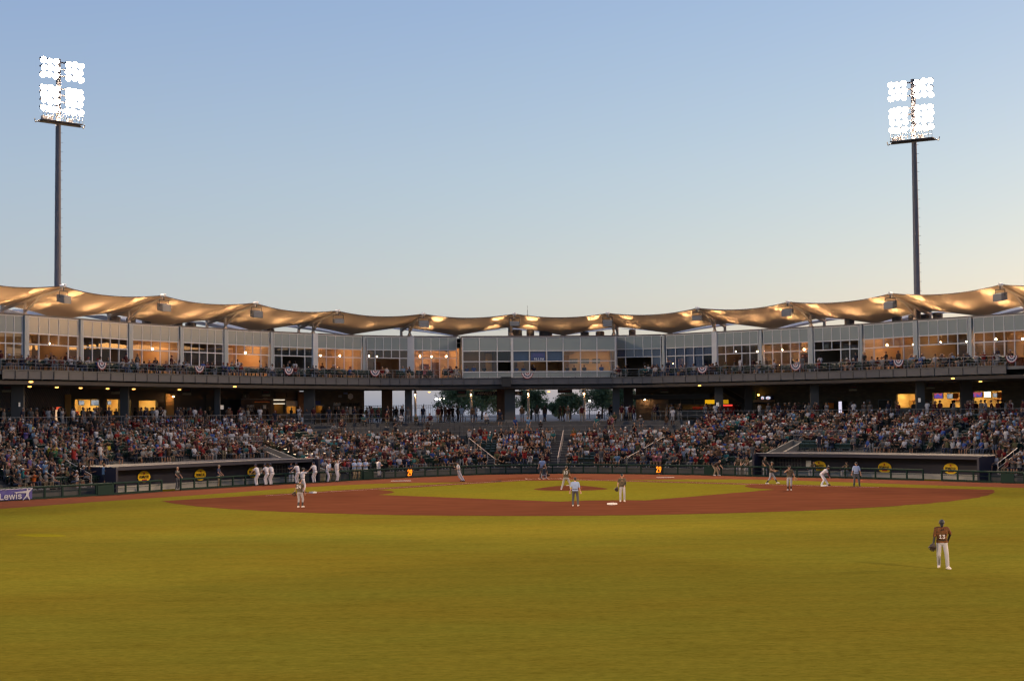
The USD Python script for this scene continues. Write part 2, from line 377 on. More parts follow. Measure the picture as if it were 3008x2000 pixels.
bat = MB().tube((-.43, 0, .025), (-.1, 0, .03), .012, .016, 10).tube((-.1, 0, .03), (.42, 0, .04), .016, .033, 10).ball((-.44, 0, .025), (.012, .025, .025))
mesh('baseball_bat', bat, mat('maple', (.10, .05, .03), .4), label='wooden bat lying on the dirt left of home plate', cat='bat', loc=(*at(1458, 1413, .01)[:2], .009), rz=.25)

# ---------------------------------------------------------------- curves of the grandstand
PIL_U = [-70, 75, 236, 381, 530, 661, 796, 924, 1068, 1206, 1350, 1802, 1950, 2100, 2235, 2383, 2531, 2691, 2851, 3020]
_ru = [0, 153, 306, 459, 600, 753, 919, 1059, 1200, 1353, 1500, 1650, 1800, 1953, 2106, 2259, 2400, 2555, 2709, 2864, 3008]
_rv = [922, 930.6, 945, 955.6, 964, 973.5, 981, 987, 989.3, 989.6, 989.5, 988.8, 987.6, 984, 976.3, 968, 961, 952.5, 940.5, 930.5, 921]
ROOF_Z, DECK_Z, CONC_Z, SOFFIT_Z = 14.0, 9.35, 4.7, 8.3
from numpy.polynomial import polynomial as _P
def roof_v(u): return np.interp(u, _ru, _rv) if 0 <= u <= 3008 else (922 + (u - 0) * .056 if u < 0 else 921 - (u - 3008) * .064)
FAC = np.array([at(u, roof_v(u), ROOF_Z)[:2] for u in PIL_U])
# even out the measured nodes: average left and right across the home plate axis
_f = np.array([fieldco(q) for q in FAC])
FAC = np.array([FWD(b, l) for b, l in _f])
def ext(P, n, step):
    a, b = P[0] - P[2], P[-1] - P[-3]
    return np.vstack([P[0] + a / np.linalg.norm(a) * step * np.arange(n, 0, -1)[:, None], P, P[-1] + b / np.linalg.norm(b) * step * np.arange(1, n + 1)[:, None]])
FACX = ext(FAC, 4, 6.4)
def offset(P, d):
    """offset a left-to-right polyline outwards (away from the field) by d"""
    P = np.asarray(P); out = []
    for i in range(len(P)):
        n = np.zeros(2)
        for a, b in ((i - 1, i), (i, i + 1)):
            if 0 <= a and b < len(P):
                t = (P[b] - P[a]) / np.linalg.norm(P[b] - P[a]); n += [-t[1], t[0]]
        n /= np.linalg.norm(n)
        t = P[min(i + 1, len(P) - 1)] - P[max(i - 1, 0)]
        out.append(P[i] + n * d)
    return np.array(out)
def norm_at(i):
    return (offset(FAC, 1.) - FAC)[i]
CEDGE = offset(FACX, -3.4)                     # front edge of the concourse
_cl = LineString(CEDGE)
def ray_hit(u, line, v=1200):
    """where the vertical plane through column u meets a plan polyline"""
    d = ray(u, v)[:2]; L = LineString([(0, 0), tuple(d * 500)])
    h = L.intersection(line)
    if h.is_empty: return None
    g = list(getattr(h, 'geoms', [h])); return np.array(max(g, key=lambda q: q.y).coords[0])

# ---------------------------------------------------------------- seating bowl
NROW = 18
ROW0 = 1.5
S0, S1 = wall_s(-260), wall_s(3230)
SS = np.linspace(S0, S1, 360)
Wp = np.array([wall_pt(s) for s in SS]); Wn = np.array([wall_n(s) for s in SS])
Dd = []
for p, n in zip(Wp, Wn):
    h = LineString([tuple(p), tuple(p + n * 45)]).intersection(_cl)
    Dd.append(np.nan if h.is_empty else np.linalg.norm(np.array(list(getattr(h, 'geoms', [h]))[0].coords[0]) - p))
Dd = np.array(Dd); _ok = ~np.isnan(Dd)
Dd = np.interp(SS, SS[_ok], Dd[_ok])
Dd = np.convolve(np.pad(Dd, 9, mode='edge'), np.ones(19) / 19, 'valid')
def bowl(s, t):
    """plan point at arc position s and fraction t of the way from the wall up to the concourse"""
    p = np.array([np.interp(s, SS, Wp[:, 0]), np.interp(s, SS, Wp[:, 1])]); n = np.array([np.interp(s, SS, Wn[:, 0]), np.interp(s, SS, Wn[:, 1])])
    return p + n * np.interp(s, SS, Dd) * t
Z_FIRST, Z_TOP = .55, CONC_Z
def row_t(k): return (ROW0 + k * (1 - ROW0 / 17.) * 17 / NROW * .0 + 0) if False else None
def tk(s, k):
    D = np.interp(s, SS, Dd); return (ROW0 + (D - ROW0) * k / NROW) / D
def zk(k): return Z_FIRST + (Z_TOP - .12 - Z_FIRST) * k / NROW
def smax(u): return wall_s(u)
DUG_L = (wall_s(352), wall_s(945)); DUG_R = (wall_s(2208), wall_s(2868))
TUN_L = (wall_s(945), wall_s(990)); TUN_R = (wall_s(2160), wall_s(2208))
TER = (wall_s(1205), wall_s(1795))
TER_ROW = 11
DUG_ROW = 6
TUN_ROW = 9
AISLE_U = [60, 300, 520, 700, 1130, 1302, 1466, 1636, 1815, 1975, 2110, 2420, 2640, 2900]
AISLES = [wall_s(u) for u in AISLE_U]
AISLE_W = .62
def kmin(s):
    if DUG_L[0] <= s <= DUG_L[1] or DUG_R[0] <= s <= DUG_R[1]: return DUG_ROW
    if TUN_L[0] < s < TUN_L[1] or TUN_R[0] < s < TUN_R[1]: return TUN_ROW
    return 0
def kmax(s): return TER_ROW if TER[0] < s < TER[1] else NROW
def sect_sheet(mb, sa, sb, ta, tb, za, zb, n=12):
    """curved strip between two arc positions: from (ta, za) to (tb, zb), functions of s allowed"""
    s = np.linspace(sa, sb, n)
    A = np.array([(*bowl(q, ta(q)), za) for q in s]); Bq = np.array([(*bowl(q, tb(q)), zb) for q in s])
    v = np.vstack([A, Bq]); i = np.arange(n - 1)
    mb.add(v, np.stack([i, i + 1, i + 1 + n, i + n], 1))
cuts = sorted({S0, S1, *DUG_L, *DUG_R, *TUN_L, *TUN_R, *TER})
steps = MB()
for a, b in zip(cuts[:-1], cuts[1:]):
    if b - a < .05: continue
    m_ = (a + b) / 2; n = max(3, int((b - a) / 1.2)); k0, k1 = kmin(m_), kmax(m_)
    for k in range(k0, k1):
        sect_sheet(steps, a, b, lambda q, k=k: tk(q, k), lambda q, k=k: tk(q, k + 1), zk(k), zk(k), n)             # tread
        if k > k0: sect_sheet(steps, a, b, lambda q, k=k: tk(q, k), lambda q, k=k: tk(q, k), zk(k - 1), zk(k), n)   # riser
    if k0 == 0: sect_sheet(steps, a, b, lambda q: tk(q, 0), lambda q: tk(q, 0), 0, zk(0), n)
    if k1 == NROW: sect_sheet(steps, a, b, lambda q: 1., lambda q: 1., zk(NROW - 1), CONC_Z, n)
mesh('seating_terrace', steps, M['conc_d'], label='dark concrete stepped rows of the seating bowl', cat='terrace', kind='structure')
# walls round the two tunnel mouths beside the dugouts
for (a, b), side, lab in ((TUN_L, 0, 'grey concrete walls of the tunnel mouth right of the left dugout'), (TUN_R, 1, 'grey concrete walls of the tunnel mouth left of the right dugout')):
    w = MB()
    for q in (a, b):
        for k in range(0, TUN_ROW):
            p0, p1 = bowl(q, tk(q, k)), bowl(q, tk(q, k + 1))
            z0, z1 = zk(k) + .45, zk(k + 1) + .45
            d = (p1 - p0) / np.linalg.norm(p1 - p0); nn = np.array([-d[1], d[0]]) * .11
            v = [(*(p0 - nn), 0), (*(p0 + nn), 0), (*(p1 + nn), 0), (*(p1 - nn), 0), (*(p0 - nn), z0), (*(p0 + nn), z0), (*(p1 + nn), z1), (*(p1 - nn), z1)]
            w.add(v, [[0, 3, 2, 1], [4, 5, 6, 7], [0, 1, 5, 4], [1, 2, 6, 5], [2, 3, 7, 6], [3, 0, 4, 7]])
    # retaining wall at the back, reaching over the dugout end
    e0, e1 = (a - 5.2, b) if side == 0 else (a, b + 5.2)
    qs = np.linspace(e0, e1, 8)
    for q0, q1 in zip(qs[:-1], qs[1:]):
        w.span(bowl(q0, tk(q0, TUN_ROW) - .004), bowl(q1, tk(q1, TUN_ROW) - .004), 0, zk(TUN_ROW) + .35, .2)
    t = mesh('tunnel_wall', w, M['conc'], label=lab, cat='wall')
    rl = MB()
    P = [np.array([*bowl(q, tk(q, TUN_ROW) + .004), zk(TUN_ROW) + .35]) for q in qs]
    for z in (.5, .95): rl.path([p + [0, 0, z] for p in P], .022)
    for p0, p1 in zip(P[:-1], P[1:]):
        for i in range(8): c = p0 + (p1 - p0) * i / 8; rl.tube(c, c + [0, 0, .95], .010 if i else .022, n=5)
    mesh('guard_rail', rl, M['steel'], label='steel guard rail with thin bars above the %s tunnel mouth' % ('left' if side == 0 else 'right'), cat='railing')

# terraces with counters behind home plate
ter = MB(); TN = 4
tz = [3.45, 3.85, 4.28, CONC_Z]
def tt(s, j):
    t0 = tk(s, TER_ROW); return t0 + (1 - t0) * j / TN
for j in range(TN):
    z = tz[j]; zp = zk(TER_ROW - 1) if j == 0 else tz[j - 1]
    sect_sheet(ter, *TER, lambda q, j=j: tt(q, j), lambda q, j=j: tt(q, j + 1) if j < TN - 1 else 1.05, z, z, 40)
    sect_sheet(ter, *TER, lambda q, j=j: tt(q, j), lambda q, j=j: tt(q, j), zp, z + (.0 if j else .0), 40)
for q in TER:
    for k in range(TER_ROW, NROW):
        t0, t1 = tk(q, k), tk(q, k + 1); j = min(TN - 1, int((t0 - tk(q, TER_ROW)) / (1 - tk(q, TER_ROW)) * TN))
        ter.span(bowl(q, t0), bowl(q, t1), 0, max(zk(k), tz[j]) + .08, .3)
mesh('club_terrace', ter, M['conc_d'], label='dark raised terraces with counters behind home plate', cat='terrace', kind='structure')
# concourse floor reaching out behind the stand
cpoly = Polygon([tuple(p) for p in CEDGE] + [(260, 150), (260, 520), (-260, 520), (-260, 150)])
mesh('concourse', MB().sheet(cpoly.buffer(0), CONC_Z), M['conc'], label='concrete concourse and plaza behind the seats', cat='concourse', kind='structure')
# ---------------------------------------------------------------- suite level
suite = thing('suite_building', 'long curved upper storey of suites with grey glass panels, lit windows and a balcony', 'grandstand')
def bayframe(i, off=0.):
    a, b = FAC[i], FAC[i + 1]
    d = (b - a) / np.linalg.norm(b - a); n = np.array([-d[1], d[0]])
    return a + n * off, b + n * off, d, n, np.linalg.norm(b - a)
NB = len(FAC) - 1
PRESS = 10
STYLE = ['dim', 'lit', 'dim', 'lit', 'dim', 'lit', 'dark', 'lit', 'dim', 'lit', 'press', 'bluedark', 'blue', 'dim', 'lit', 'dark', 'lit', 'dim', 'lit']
OPEN = {0: (1, 2), 1: (1, 2, 3), 2: (3,), 3: (1, 2), 4: (), 5: (1, 2, 3), 6: (1, 2, 3), 7: (), 8: (1, 2, 3), 9: (), 11: (1, 2, 3), 12: (), 13: (1, 2), 14: (), 15: (0, 1, 2), 16: (1, 2, 3), 17: (0, 1, 2, 3), 18: ()}
PW = .30
def lbox(mb, a, d, n, s0, s1, z0, z1, o0, o1):
    """box in bay coordinates: s along the front, o outwards from it"""
    c = a + d * (s0 + s1) / 2 + n * (o0 + o1) / 2
    return mb.box((c[0], c[1], (z0 + z1) / 2), (s1 - s0, o1 - o0, z1 - z0), math.atan2(d[1], d[0]))
M['lampglass'] = M['warm']
room_lamps = []
for i in range(NB):
    if i == PRESS: continue
    a, b, d, n, L = bayframe(i)
    st = STYLE[i]
    np_, e = 5, .36
    w = (L - 2 * e) / np_
    fr = MB()
    for z0, z1 in ((13.88, 14.0), (12.50, 12.60), (11.62, 11.72)): lbox(fr, a, d, n, e - .05, L - e + .05, z0, z1, -.06, .06)
    for k in range(np_ + 1):
        s = e + k * w
        lbox(fr, a, d, n, s - .035, s + .035, 12.60, 13.88, -.055, .055); lbox(fr, a, d, n, s - .035, s + .035, 11.72, 12.50, -.055, .055)
        if not (k in OPEN[i] and k - 1 in OPEN[i]): lbox(fr, a, d, n, s - .05, s + .05, 9.36, 11.62, -.055, .055)
    frame = mesh('window_frame', fr, M['alum'], suite)
    for k in range(np_):
        s = e + k * w
        p = MB(); lbox(p, a, d, n, s + .04, s + w - .04, 12.605, 13.875, -.03, .03); mesh('wall_panel', p, M['panel'], suite)
        p = MB(); lbox(p, a, d, n, s + .036, s + w - .036, 11.725, 12.495, -.008, .008); mesh('pane', p, M['glass'], frame)
        if k not in OPEN[i]:
            p = MB(); lbox(p, a, d, n, s + .05, s + w - .05, 9.37, 11.615, -.008, .008); mesh('pane', p, M['glass'], frame)
    # the room behind
    dep = 5.0
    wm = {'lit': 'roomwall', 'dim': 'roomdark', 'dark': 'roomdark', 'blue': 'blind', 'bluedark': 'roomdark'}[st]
    rm = MB()
    lbox(rm, a, d, n, 0, L, 9.36, 12.8, dep, dep + .1); lbox(rm, a, d, n, -.06, .06, 9.36, 12.8, .1, dep); lbox(rm, a, d, n, L - .06, L + .06, 9.36, 12.8, .1, dep)
    lbox(rm, a, d, n, .06, L - .06, 12.75, 12.85, .12, dep)
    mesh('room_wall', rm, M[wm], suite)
    if st in ('blue', 'bluedark'):
        p = MB()
        for k in range(np_):
            s = e + k * w
            lbox(p, a, d, n, s + .04, s + w - .04, 11.73, 12.49, .16, .18)
            if st == 'blue' and k < 4 or st == 'bluedark' and k == 4: lbox(p, a, d, n, s + .05, s + w - .05, 9.5, 11.6, .16, .18)
        mesh('window_blind', p, M['blind'], suite)
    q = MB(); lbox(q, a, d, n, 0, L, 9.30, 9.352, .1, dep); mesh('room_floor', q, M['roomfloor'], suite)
    cnt = {'lit': 3, 'dim': 2, 'dark': 0, 'blue': 0, 'bluedark': 0}[st]
    for k in range(cnt):
        c = a + d * L * ((.24, .52, .8)[k] if cnt > 1 else .62) + n * (1.6, 3.1, 2.2)[k]
        z = 11.95
        mesh('pendant_lamp', MB().ball((*c, z), (.085,) * 3 if st == 'lit' else (.055,) * 3, 1), M['warm'], suite); mesh('pendant_rod', MB().tube((*c, z + .09), (*c, 12.74), .012, n=5), M['dsteel'], suite)
    # furniture and back wall doors
    if st in ('lit', 'dim'):
        g = MB(); lbox(g, a, d, n, .5, 2.2, 9.36, 10.25, dep - .65, dep - .05); lbox(g, a, d, n, .45, 2.25, 10.25, 10.31, dep - .7, dep - .03)
        lbox(g, a, d, n, 3.2, 4.1, 9.36, 11.4, dep - .06, dep - .002)
        mesh('counter', g, mat('walnut%d' % i, (.10, .045, .025), .5, .1, 3.), suite)
    for node in (i,):
        p0 = a; big = PIL_U[node] in (924, 1206, 2100, 1802)
        pm = MB(); hw = .34 if big else (.24 if node % 2 else .17)
        lbox(pm, a, d, n, -hw, hw, DECK_Z, 14.08 if big else 13.99, -.16, .12); mesh('pilaster', pm, M['alum'] if big else M['pilaster'], suite)
a, b, d, n, L = bayframe(NB - 1); pm = MB(); lbox(pm, a, d, n, L - .2, L + .2, DECK_Z, 13.99, -.16, .12); mesh('pilaster', pm, M['pilaster'], suite)

# the press box: a flat block standing forward over the balcony
a, b, d, n, L = bayframe(PRESS, -2.3)
a, b = a + d * .12, b - d * .12; L = np.linalg.norm(b - a)
PZ = 13.86
fr = MB(); marks = [0, .112, .227, .323, .436, .548, .655, .768, .876, 1.]
bounds = [m_ * L for m_ in marks]
for z0, z1 in ((PZ - .1, PZ), (12.30, 12.40), (11.18, 11.27), (10.06, 10.16), (9.44, 9.52)): lbox(fr, a, d, n, 0, L, z0, z1, -.07, .07)
for k, s in enumerate(bounds):
    hw = .13 if k in (0, 3, 9) else .05
    for z0, z1 in ((12.40, PZ - .1), (11.27, 12.30), (10.16, 11.18), (9.52, 10.06)): lbox(fr, a, d, n, max(0, s - hw), min(L, s + hw), z0, z1, -.1 if hw > .1 else -.065, .065)
frame = mesh('window_frame', fr, M['alum'], suite)
for k in range(9):
    s0, s1 = bounds[k] + .06, bounds[k + 1] - .06
    p = MB(); lbox(p, a, d, n, s0, s1, 12.405, PZ - .105, -.03, .03); mesh('wall_panel', p, M['panel'], suite)
    p = MB(); lbox(p, a, d, n, s0, s1, 9.525, 10.055, -.03, .03); mesh('wall_panel', p, M['panel'], suite)
    for z0, z1 in ((11.275, 12.295), (10.165, 11.175)):
        if k in (2, 4, 5) and z0 < 11: continue
        p = MB(); lbox(p, a, d, n, s0, s1, z0, z1, -.008, .008); mesh('pane', p, M['glass'], frame)
rooms = [(0, 2, 'roomdark', 1), (2, 3, 'roomdark', 0), (3, 6, 'roomdark', 1), (6, 9, 'roomwall', 2)]
for k0, k1, wm, nl in rooms:
    rm = MB(); s0, s1 = bounds[k0], bounds[k1]
    lbox(rm, a, d, n, s0, s1, 9.45, 12.6, 4.6, 4.7); lbox(rm, a, d, n, s0 - .03, s0 + .03, 9.45, 12.6, .12, 4.6); lbox(rm, a, d, n, s1 - .03, s1 + .03, 9.45, 12.6, .12, 4.6)
    lbox(rm, a, d, n, s0 + .05, s1 - .05, 12.5, 12.6, .12, 4.6)
    mesh('room_wall', rm, M[wm], suite)
    q = MB(); lbox(q, a, d, n, s0, s1, 9.45, 9.5, .12, 4.6); mesh('room_floor', q, M['roomfloor'], suite)
    dk = MB(); lbox(dk, a, d, n, s0 + .1, s1 - .1, 10.05, 10.12, .3, 1.0); mesh('counter', dk, M['roomdark'], suite)
    for k in range(nl):
        c = a + d * (s0 + (s1 - s0) * (.45 + .35 * k)) + n * 2.6
        mesh('ceiling_lamp', MB().box((*c, 12.46), (.9, .3, .05), math.atan2(d[1], d[0])), glow('strip_%d_%d' % (k0, k), (1., .58, .28), 16.), suite)
tn = MB(); lbox(tn, a, d, n, bounds[1] + 1.0, bounds[2] - .2, 9.5, 12.3, 4.50, 4.59); lbox(tn, a, d, n, bounds[3] + 1.0, bounds[3] + 1.75, 9.5, 12.2, 4.5, 4.59); lbox(tn, a, d, n, bounds[6] + .2, bounds[6] + 1.2, 9.5, 12.0, 4.5, 4.59)
mesh('inner_door', tn, M['tan'], suite)
# roof of the block, its cheeks
rb = MB(); lbox(rb, a, d, n, 0, L, PZ, PZ + .1, -.12, 2.5); lbox(rb, a, d, n, -.02, .1, 9.4, PZ, .07, 2.3); lbox(rb, a, d, n, L - .1, L + .02, 9.4, PZ, .07, 2.3)
mesh('press_box_shell', rb, M['coping'], suite)
bl = MB()
for k in (3, 5): lbox(bl, a, d, n, bounds[k] + .07, bounds[k + 1] - .07, 11.29, 12.28, .12, .14)
mesh('window_blind', bl, M['blind'], suite)
PA, PD, PN, PB = a, d, n, bounds
def plate(name, a, d, n, s0, s1, z0, z1, o, th, m, label, cat, group=None):
    mb = MB(); c = a + d * (s0 + s1) / 2 + n * o
    mb.box((0, 0, 0), (s1 - s0, th, z1 - z0))
    return thing_at(name, mb, m, (*c, (z0 + z1) / 2), math.atan2(d[1], d[0]), label, cat, group)
def thing_at(name, mb, m, loc, rz, label, cat, group=None):
    return mesh(name, mb, m, label=label, cat=cat, group=group, loc=loc, rz=rz)
def letters(text, h, m, parent, c, rz, depth=.02, bold=True, name='lettering', width=None, slant=0.):
    t = meshkit.text_mesh(text, h, depth, bold=bold)
    v = np.array(t.vertices); v[:, :2] -= [(v[:, 0].min() + v[:, 0].max()) / 2, (v[:, 1].min() + v[:, 1].max()) / 2]
    if width: v[:, 0] *= width / np.ptp(v[:, 0])
    v[:, 0] += slant * v[:, 1]
    v = np.stack([v[:, 0], -v[:, 2], v[:, 1]], 1)      # upright, facing -y
    v = rotz(v, rz) + np.asarray(c, float)
    return mesh(name, (v, np.array(t.faces)), m, parent)
bt = thing('banner', 'blue radio banner lettered 93.1 FM behind the press box window', 'banner', (*(PA + PD * (PB[4] + PB[5]) / 2 + PN * .16), 11.78), math.atan2(PD[1], PD[0]))
mesh('sheet', MB().box((0, 0, 0), (PB[5] - PB[4] - .3, .02, .95)), M['bluep'], bt)
letters('93.1 FM', .20, M['whitep'], bt, (.1, -.012, -.32), 0)
for k, (x, w_) in enumerate(((-.35, .5), (.2, .45), (.6, .25))): mesh('stripe', MB().box((x * .8, -.015, .12), (w_, .01, .34)), M['purple'], bt)
for k, s in enumerate((.15, .5, .85)):
    mesh('monitor_wall', MB().box((*(PA + PD * (PB[6] + (PB[9] - PB[6]) * (.3 + .22 * k)) + PN * 4.52), 11.35), (.9, .06, .5), math.atan2(PD[1], PD[0])), M['panel'], suite)

# deck, fascia, soffit, roof, railing
deck_l = offset(FACX, -3.1)
def ribbon(l0, l1, z0, z1):
    mb = MB()
    for i in range(len(l0) - 1):
        v = [(*l0[i], z0), (*l0[i + 1], z0), (*l1[i + 1], z0), (*l1[i], z0), (*l0[i], z1), (*l0[i + 1], z1), (*l1[i + 1], z1), (*l1[i], z1)]
        mb.add(v, [[0, 3, 2, 1], [4, 5, 6, 7], [0, 1, 5, 4], [2, 3, 7, 6]])
    return mb
mesh('balcony_deck', ribbon(deck_l, offset(FACX, -.03), 9.08, DECK_Z), M['conc'], suite)
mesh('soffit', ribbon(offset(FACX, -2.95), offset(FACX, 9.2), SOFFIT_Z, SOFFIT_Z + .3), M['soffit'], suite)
mesh('roof_deck', ribbon(offset(FACX, .07), offset(FACX, 9.3), 13.72, 13.86), M['conc'], suite)
mesh('roof_coping', ribbon(offset(FACX, -.14), offset(FACX, .10), 14.003, 14.10), M['coping'], suite)
mesh('rear_wall', ribbon(offset(FACX, 9.0), offset(FACX, 9.25), SOFFIT_Z + .31, 13.70), M['panel'], suite)
nf = 0
for i in range(NB):
    a, b, d, n, L = bayframe(i)
    A_, B_ = offset(FAC, -3.1)[i], offset(FAC, -3.1)[i + 1]
    d = (B_ - A_) / np.linalg.norm(B_ - A_); n = np.array([-d[1], d[0]]); L = np.linalg.norm(B_ - A_)
    K = 4 if i != PRESS else 10
    for k in range(K):
        p = MB(); lbox(p, A_, d, n, L * k / K + .03, L * (k + 1) / K - .03, 8.72, 9.36, -.1, -.002); mesh('fascia_panel', p, M['fascia'], suite)
    rb = MB()
    for k in range(K + 1): lbox(rb, A_, d, n, L * k / K - .055, L * k / K + .055, 8.68, 9.40, -.15, -.101)
    lbox(rb, A_, d, n, 0, L, 9.362, 9.46, -.16, .05)
    mesh('fascia_rib', rb, M['dsteel'], suite)
rail = thing('balcony_railing', 'long grey railing with many posts along the front edge of the suite balcony', 'railing')
RL = offset(FAC, -3.0)
bars = MB()
for i in range(NB):
    A_, B_ = RL[i], RL[i + 1]; top = 10.28 if i != PRESS else 9.92
    for z in (top, top - .3, top - .55): bars.tube((*A_, z), (*B_, z), .028 if z == top else .014, n=6)
    K = max(3, int(np.linalg.norm(B_ - A_) / 1.3))
    for k in range(K):
        c = A_ + (B_ - A_) * k / K
        mesh('post', MB().box((*c, (9.46 + top) / 2), (.05, .05, top - 9.46)), M['steel'], rail)
mesh('rail', bars, M['steel'], rail)
# can lights in the soffit
for u, v in [(91, 1120), (87, 1134), (167, 1136), (237, 1138), (316, 1140), (393, 1141), (527, 1143), (690, 1134), (690, 1147), (766, 1148), (853, 1149), (941, 1150), (965, 1153), (1261, 1150), (1522, 1150), (1612, 1149), (2055, 1131), (2060, 1143), (1885, 1146), (2316, 1138), (2466, 1133), (2557, 1131), (2626, 1128), (2799, 1110), (2880, 1119)]:
    q = at(u, v + 1.5, SOFFIT_Z - .05)
    mesh('can_light', MB().ball(q, (.17, .17, .07), 1), M['can'], suite)

# columns
for u, w_, off, m_, lab in [(53, .95, -.9, 'column', 'square dark column at the far left of the concourse'), (366, .72, -.9, 'column', 'square dark column between two lit booths on the left'), (639, .5, -.9, 'column', 'slim dark column left of the navy grill stand'),
                            (909, 1.1, -.9, 'column', 'broad dark column left of the tan stone wall'), (1137, 1.15, 4., 'brick', 'brown lit pier between the two left openings to the sky'), (1200, .75, -.9, 'column', 'dark column at the right edge of the left openings'),
                            (1498, 1.15, -.9, 'column', 'broad dark column in the middle under the press box'), (1471, .9, 5., 'brick', 'brown pier behind the middle column'), (1810, .75, -.9, 'column', 'dark column with pale edge strips right of the trees'),
                            (1846, 1.0, 2., 'soffit', 'dark pier left of the grey metal awning'), (2112, .85, -.9, 'column', 'dark column beside the yellow lit sign'), (2198, .75, 2., 'soffit', 'dark pier left of the blue sponsor sign'),
                            (2393, .8, -.9, 'column', 'dark column right of the tall stone wall'), (2703, .75, -.9, 'column', 'dark column right of the first lit booth on the right'), (2838, 1.0, 1., 'soffit', 'dark pier between the two rightmost lit booths')]:
    q = ray_hit(u, LineString(offset(FACX, off)))
    t = thing('column', lab, 'column', (*q, CONC_Z), math.atan2(q[0] * .3, q[1]) * -1)
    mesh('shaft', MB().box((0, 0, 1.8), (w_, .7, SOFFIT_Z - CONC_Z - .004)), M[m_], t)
    mesh('plinth', MB().box((0, 0, .1), (w_ + .12, .82, .2)), M['conc'], t)
# white columns with a lamp at the head, along the entrance
for k, (u, lab) in enumerate([(1220, 'leftmost slim white column lit from its top, beside the dark column'), (1384, 'slim white lit column in front of the left tree'), (1552, 'slim white lit column right of the middle column'), (1716, 'rightmost slim white lit column before the right hand trees')]):
    q = ray_hit(u, LineString(offset(FACX, 8.2)))
    t = thing('entrance_column', lab, 'column', (*q, CONC_Z), 0)
    mesh('shaft', MB().tube((0, 0, 0), (0, 0, SOFFIT_Z - CONC_Z - .005), .13, .13, 14), M['white'], t)
    mesh('collar', MB().tube((0, 0, 3.18), (0, 0, 3.4), .17, .17, 14), M['dsteel'], t)
    mesh('lamp', MB().ball((0, -.26, 3.1), (.05, .05, .05), 1), M['warm'], t)
    mesh('bracket', MB().tube((0, -.12, 3.22), (0, -.26, 3.16), .015, n=5), M['dsteel'], t)
# box hung on the balcony front, hanging signs
q = ray_hit(1488, LineString(offset(FACX, -3.6)))
t = thing('camera_housing', 'dark square box hung on the balcony front at the middle', 'box', (*q, 8.98), -_phi * .3)
mesh('case', MB().box((0, 0, 0), (.98, .7, 1.0)), M['black'], t); mesh('lid', MB().box((0, -.02, .53), (1.06, .8, .06)), M['dsteel'], t)
for u, v0, v1, w_, lab in [(23, 1133, 1152, 1.0, 'dim red section sign with a cream plate at far left under the balcony'), (340, 1138, 1157, .85, 'dim red section sign with a cream plate left of the dark column'), (549, 1141, 1160, .85, 'dim red section sign with a cream plate right of the yellow lit recess'),
                           (782, 1147, 1164, .85, 'dim red section sign with a cream plate above the grill stand'), (1356, 1147, 1166, 1.05, 'dark section sign with a cream plate in front of the left tree'), (1953, 1143, 1153, .9, 'dim red section sign above the grey awning'),
                           (2506, 1133, 1148, .8, 'dim red section sign with a cream plate on the right'), (2735, 1127, 1142, .8, 'dim red section sign with a cream plate above the lit booth on the right'), (1660, 1144, 1163, 1.6, 'wide dark hanging sign with a plate below it against the sky')]:
    P_ = at(u, v0, SOFFIT_Z - .12)
    q = ray_hit(u, LineString(offset(FACX, 1.2)))
    zt = EYE + (at(u, v0, 8.)[2] - EYE) * 1.0
    # height of the sign's top at that distance
    zt = atY(u, v0, q[1])[2]; zb = atY(u, v1, q[1])[2]
    t = thing('section_sign', lab, 'sign', (*q, zt), 0)
    h = zt - zb
    mesh('led_panel', MB().box((0, 0, -h * .27), (w_, .18, h * .54)), M['black'], t)
    mesh('led_bar', MB().box((0, -.093, -h * .27), (w_ * .7, .006, h * .2)), mat('dim_red_%d' % u, (.12, .012, .012), .5), t)
    mesh('name_plate', MB().box((0, 0, -h * .84), (w_ * .95, .06, h * .3)), mat('cream_plate_%d' % u, (.28, .26, .19), .6), t)
    mesh('hanger', MB().tube((-w_ * .2, 0, -h * .7), (-w_ * .2, 0, SOFFIT_Z - zt), .02).tube((w_ * .2, 0, -h * .7), (w_ * .2, 0, SOFFIT_Z - zt), .02), M['dsteel'], t)

# ---------------------------------------------------------------- sails, masts, loudspeakers
TIPS = [(-112, 812), (183, 840), (478, 868), (750, 890), (991, 913), (1243, 922), (1511, 922), (1785, 920), (2049, 905), (2315, 887), (2617, 862), (2940, 836), (3235, 806)]
BACKU = [-320, 5, 318, 608, 878, 1180, 1498, 1816, 2133, 2426, 2738, 3062, 3380]
TIP_Z = 16.5
tipP, backP = [], []
FL = LineString(offset(FACX, -.35))
for (u, v), ub in zip(TIPS, BACKU):
    q = ray_hit(u, FL, v)
    z = atY(u, v, q[1])[2]
    tipP.append(np.array([*q, z]))
BL = LineString(offset(FACX, 6.6))
for (ub, t_) in zip(BACKU, tipP):
    q = ray_hit(ub, BL)
    backP.append(np.array([*q, 15.35]))
words_ = lambda i: ['zeroth', 'first', 'second', 'third', 'fourth', 'fifth', 'sixth', 'seventh', 'eighth', 'ninth', 'tenth', 'eleventh', 'twelfth'][i]
ordn = ['leftmost', 'second', 'third', 'fourth', 'fifth', 'sixth', 'seventh', 'eighth', 'ninth', 'tenth', 'eleventh', 'twelfth', 'last']
place_sail = ['cut by the left edge', 'right of the left light tower', 'over the second bunting', 'over the third bunting', 'over the fourth bunting', 'left of the radio mast', 'behind the radio mast', 'over the blue blinds', 'over the seventh bunting', 'left of the right light tower', 'before the right light tower', 'cut by the right edge']
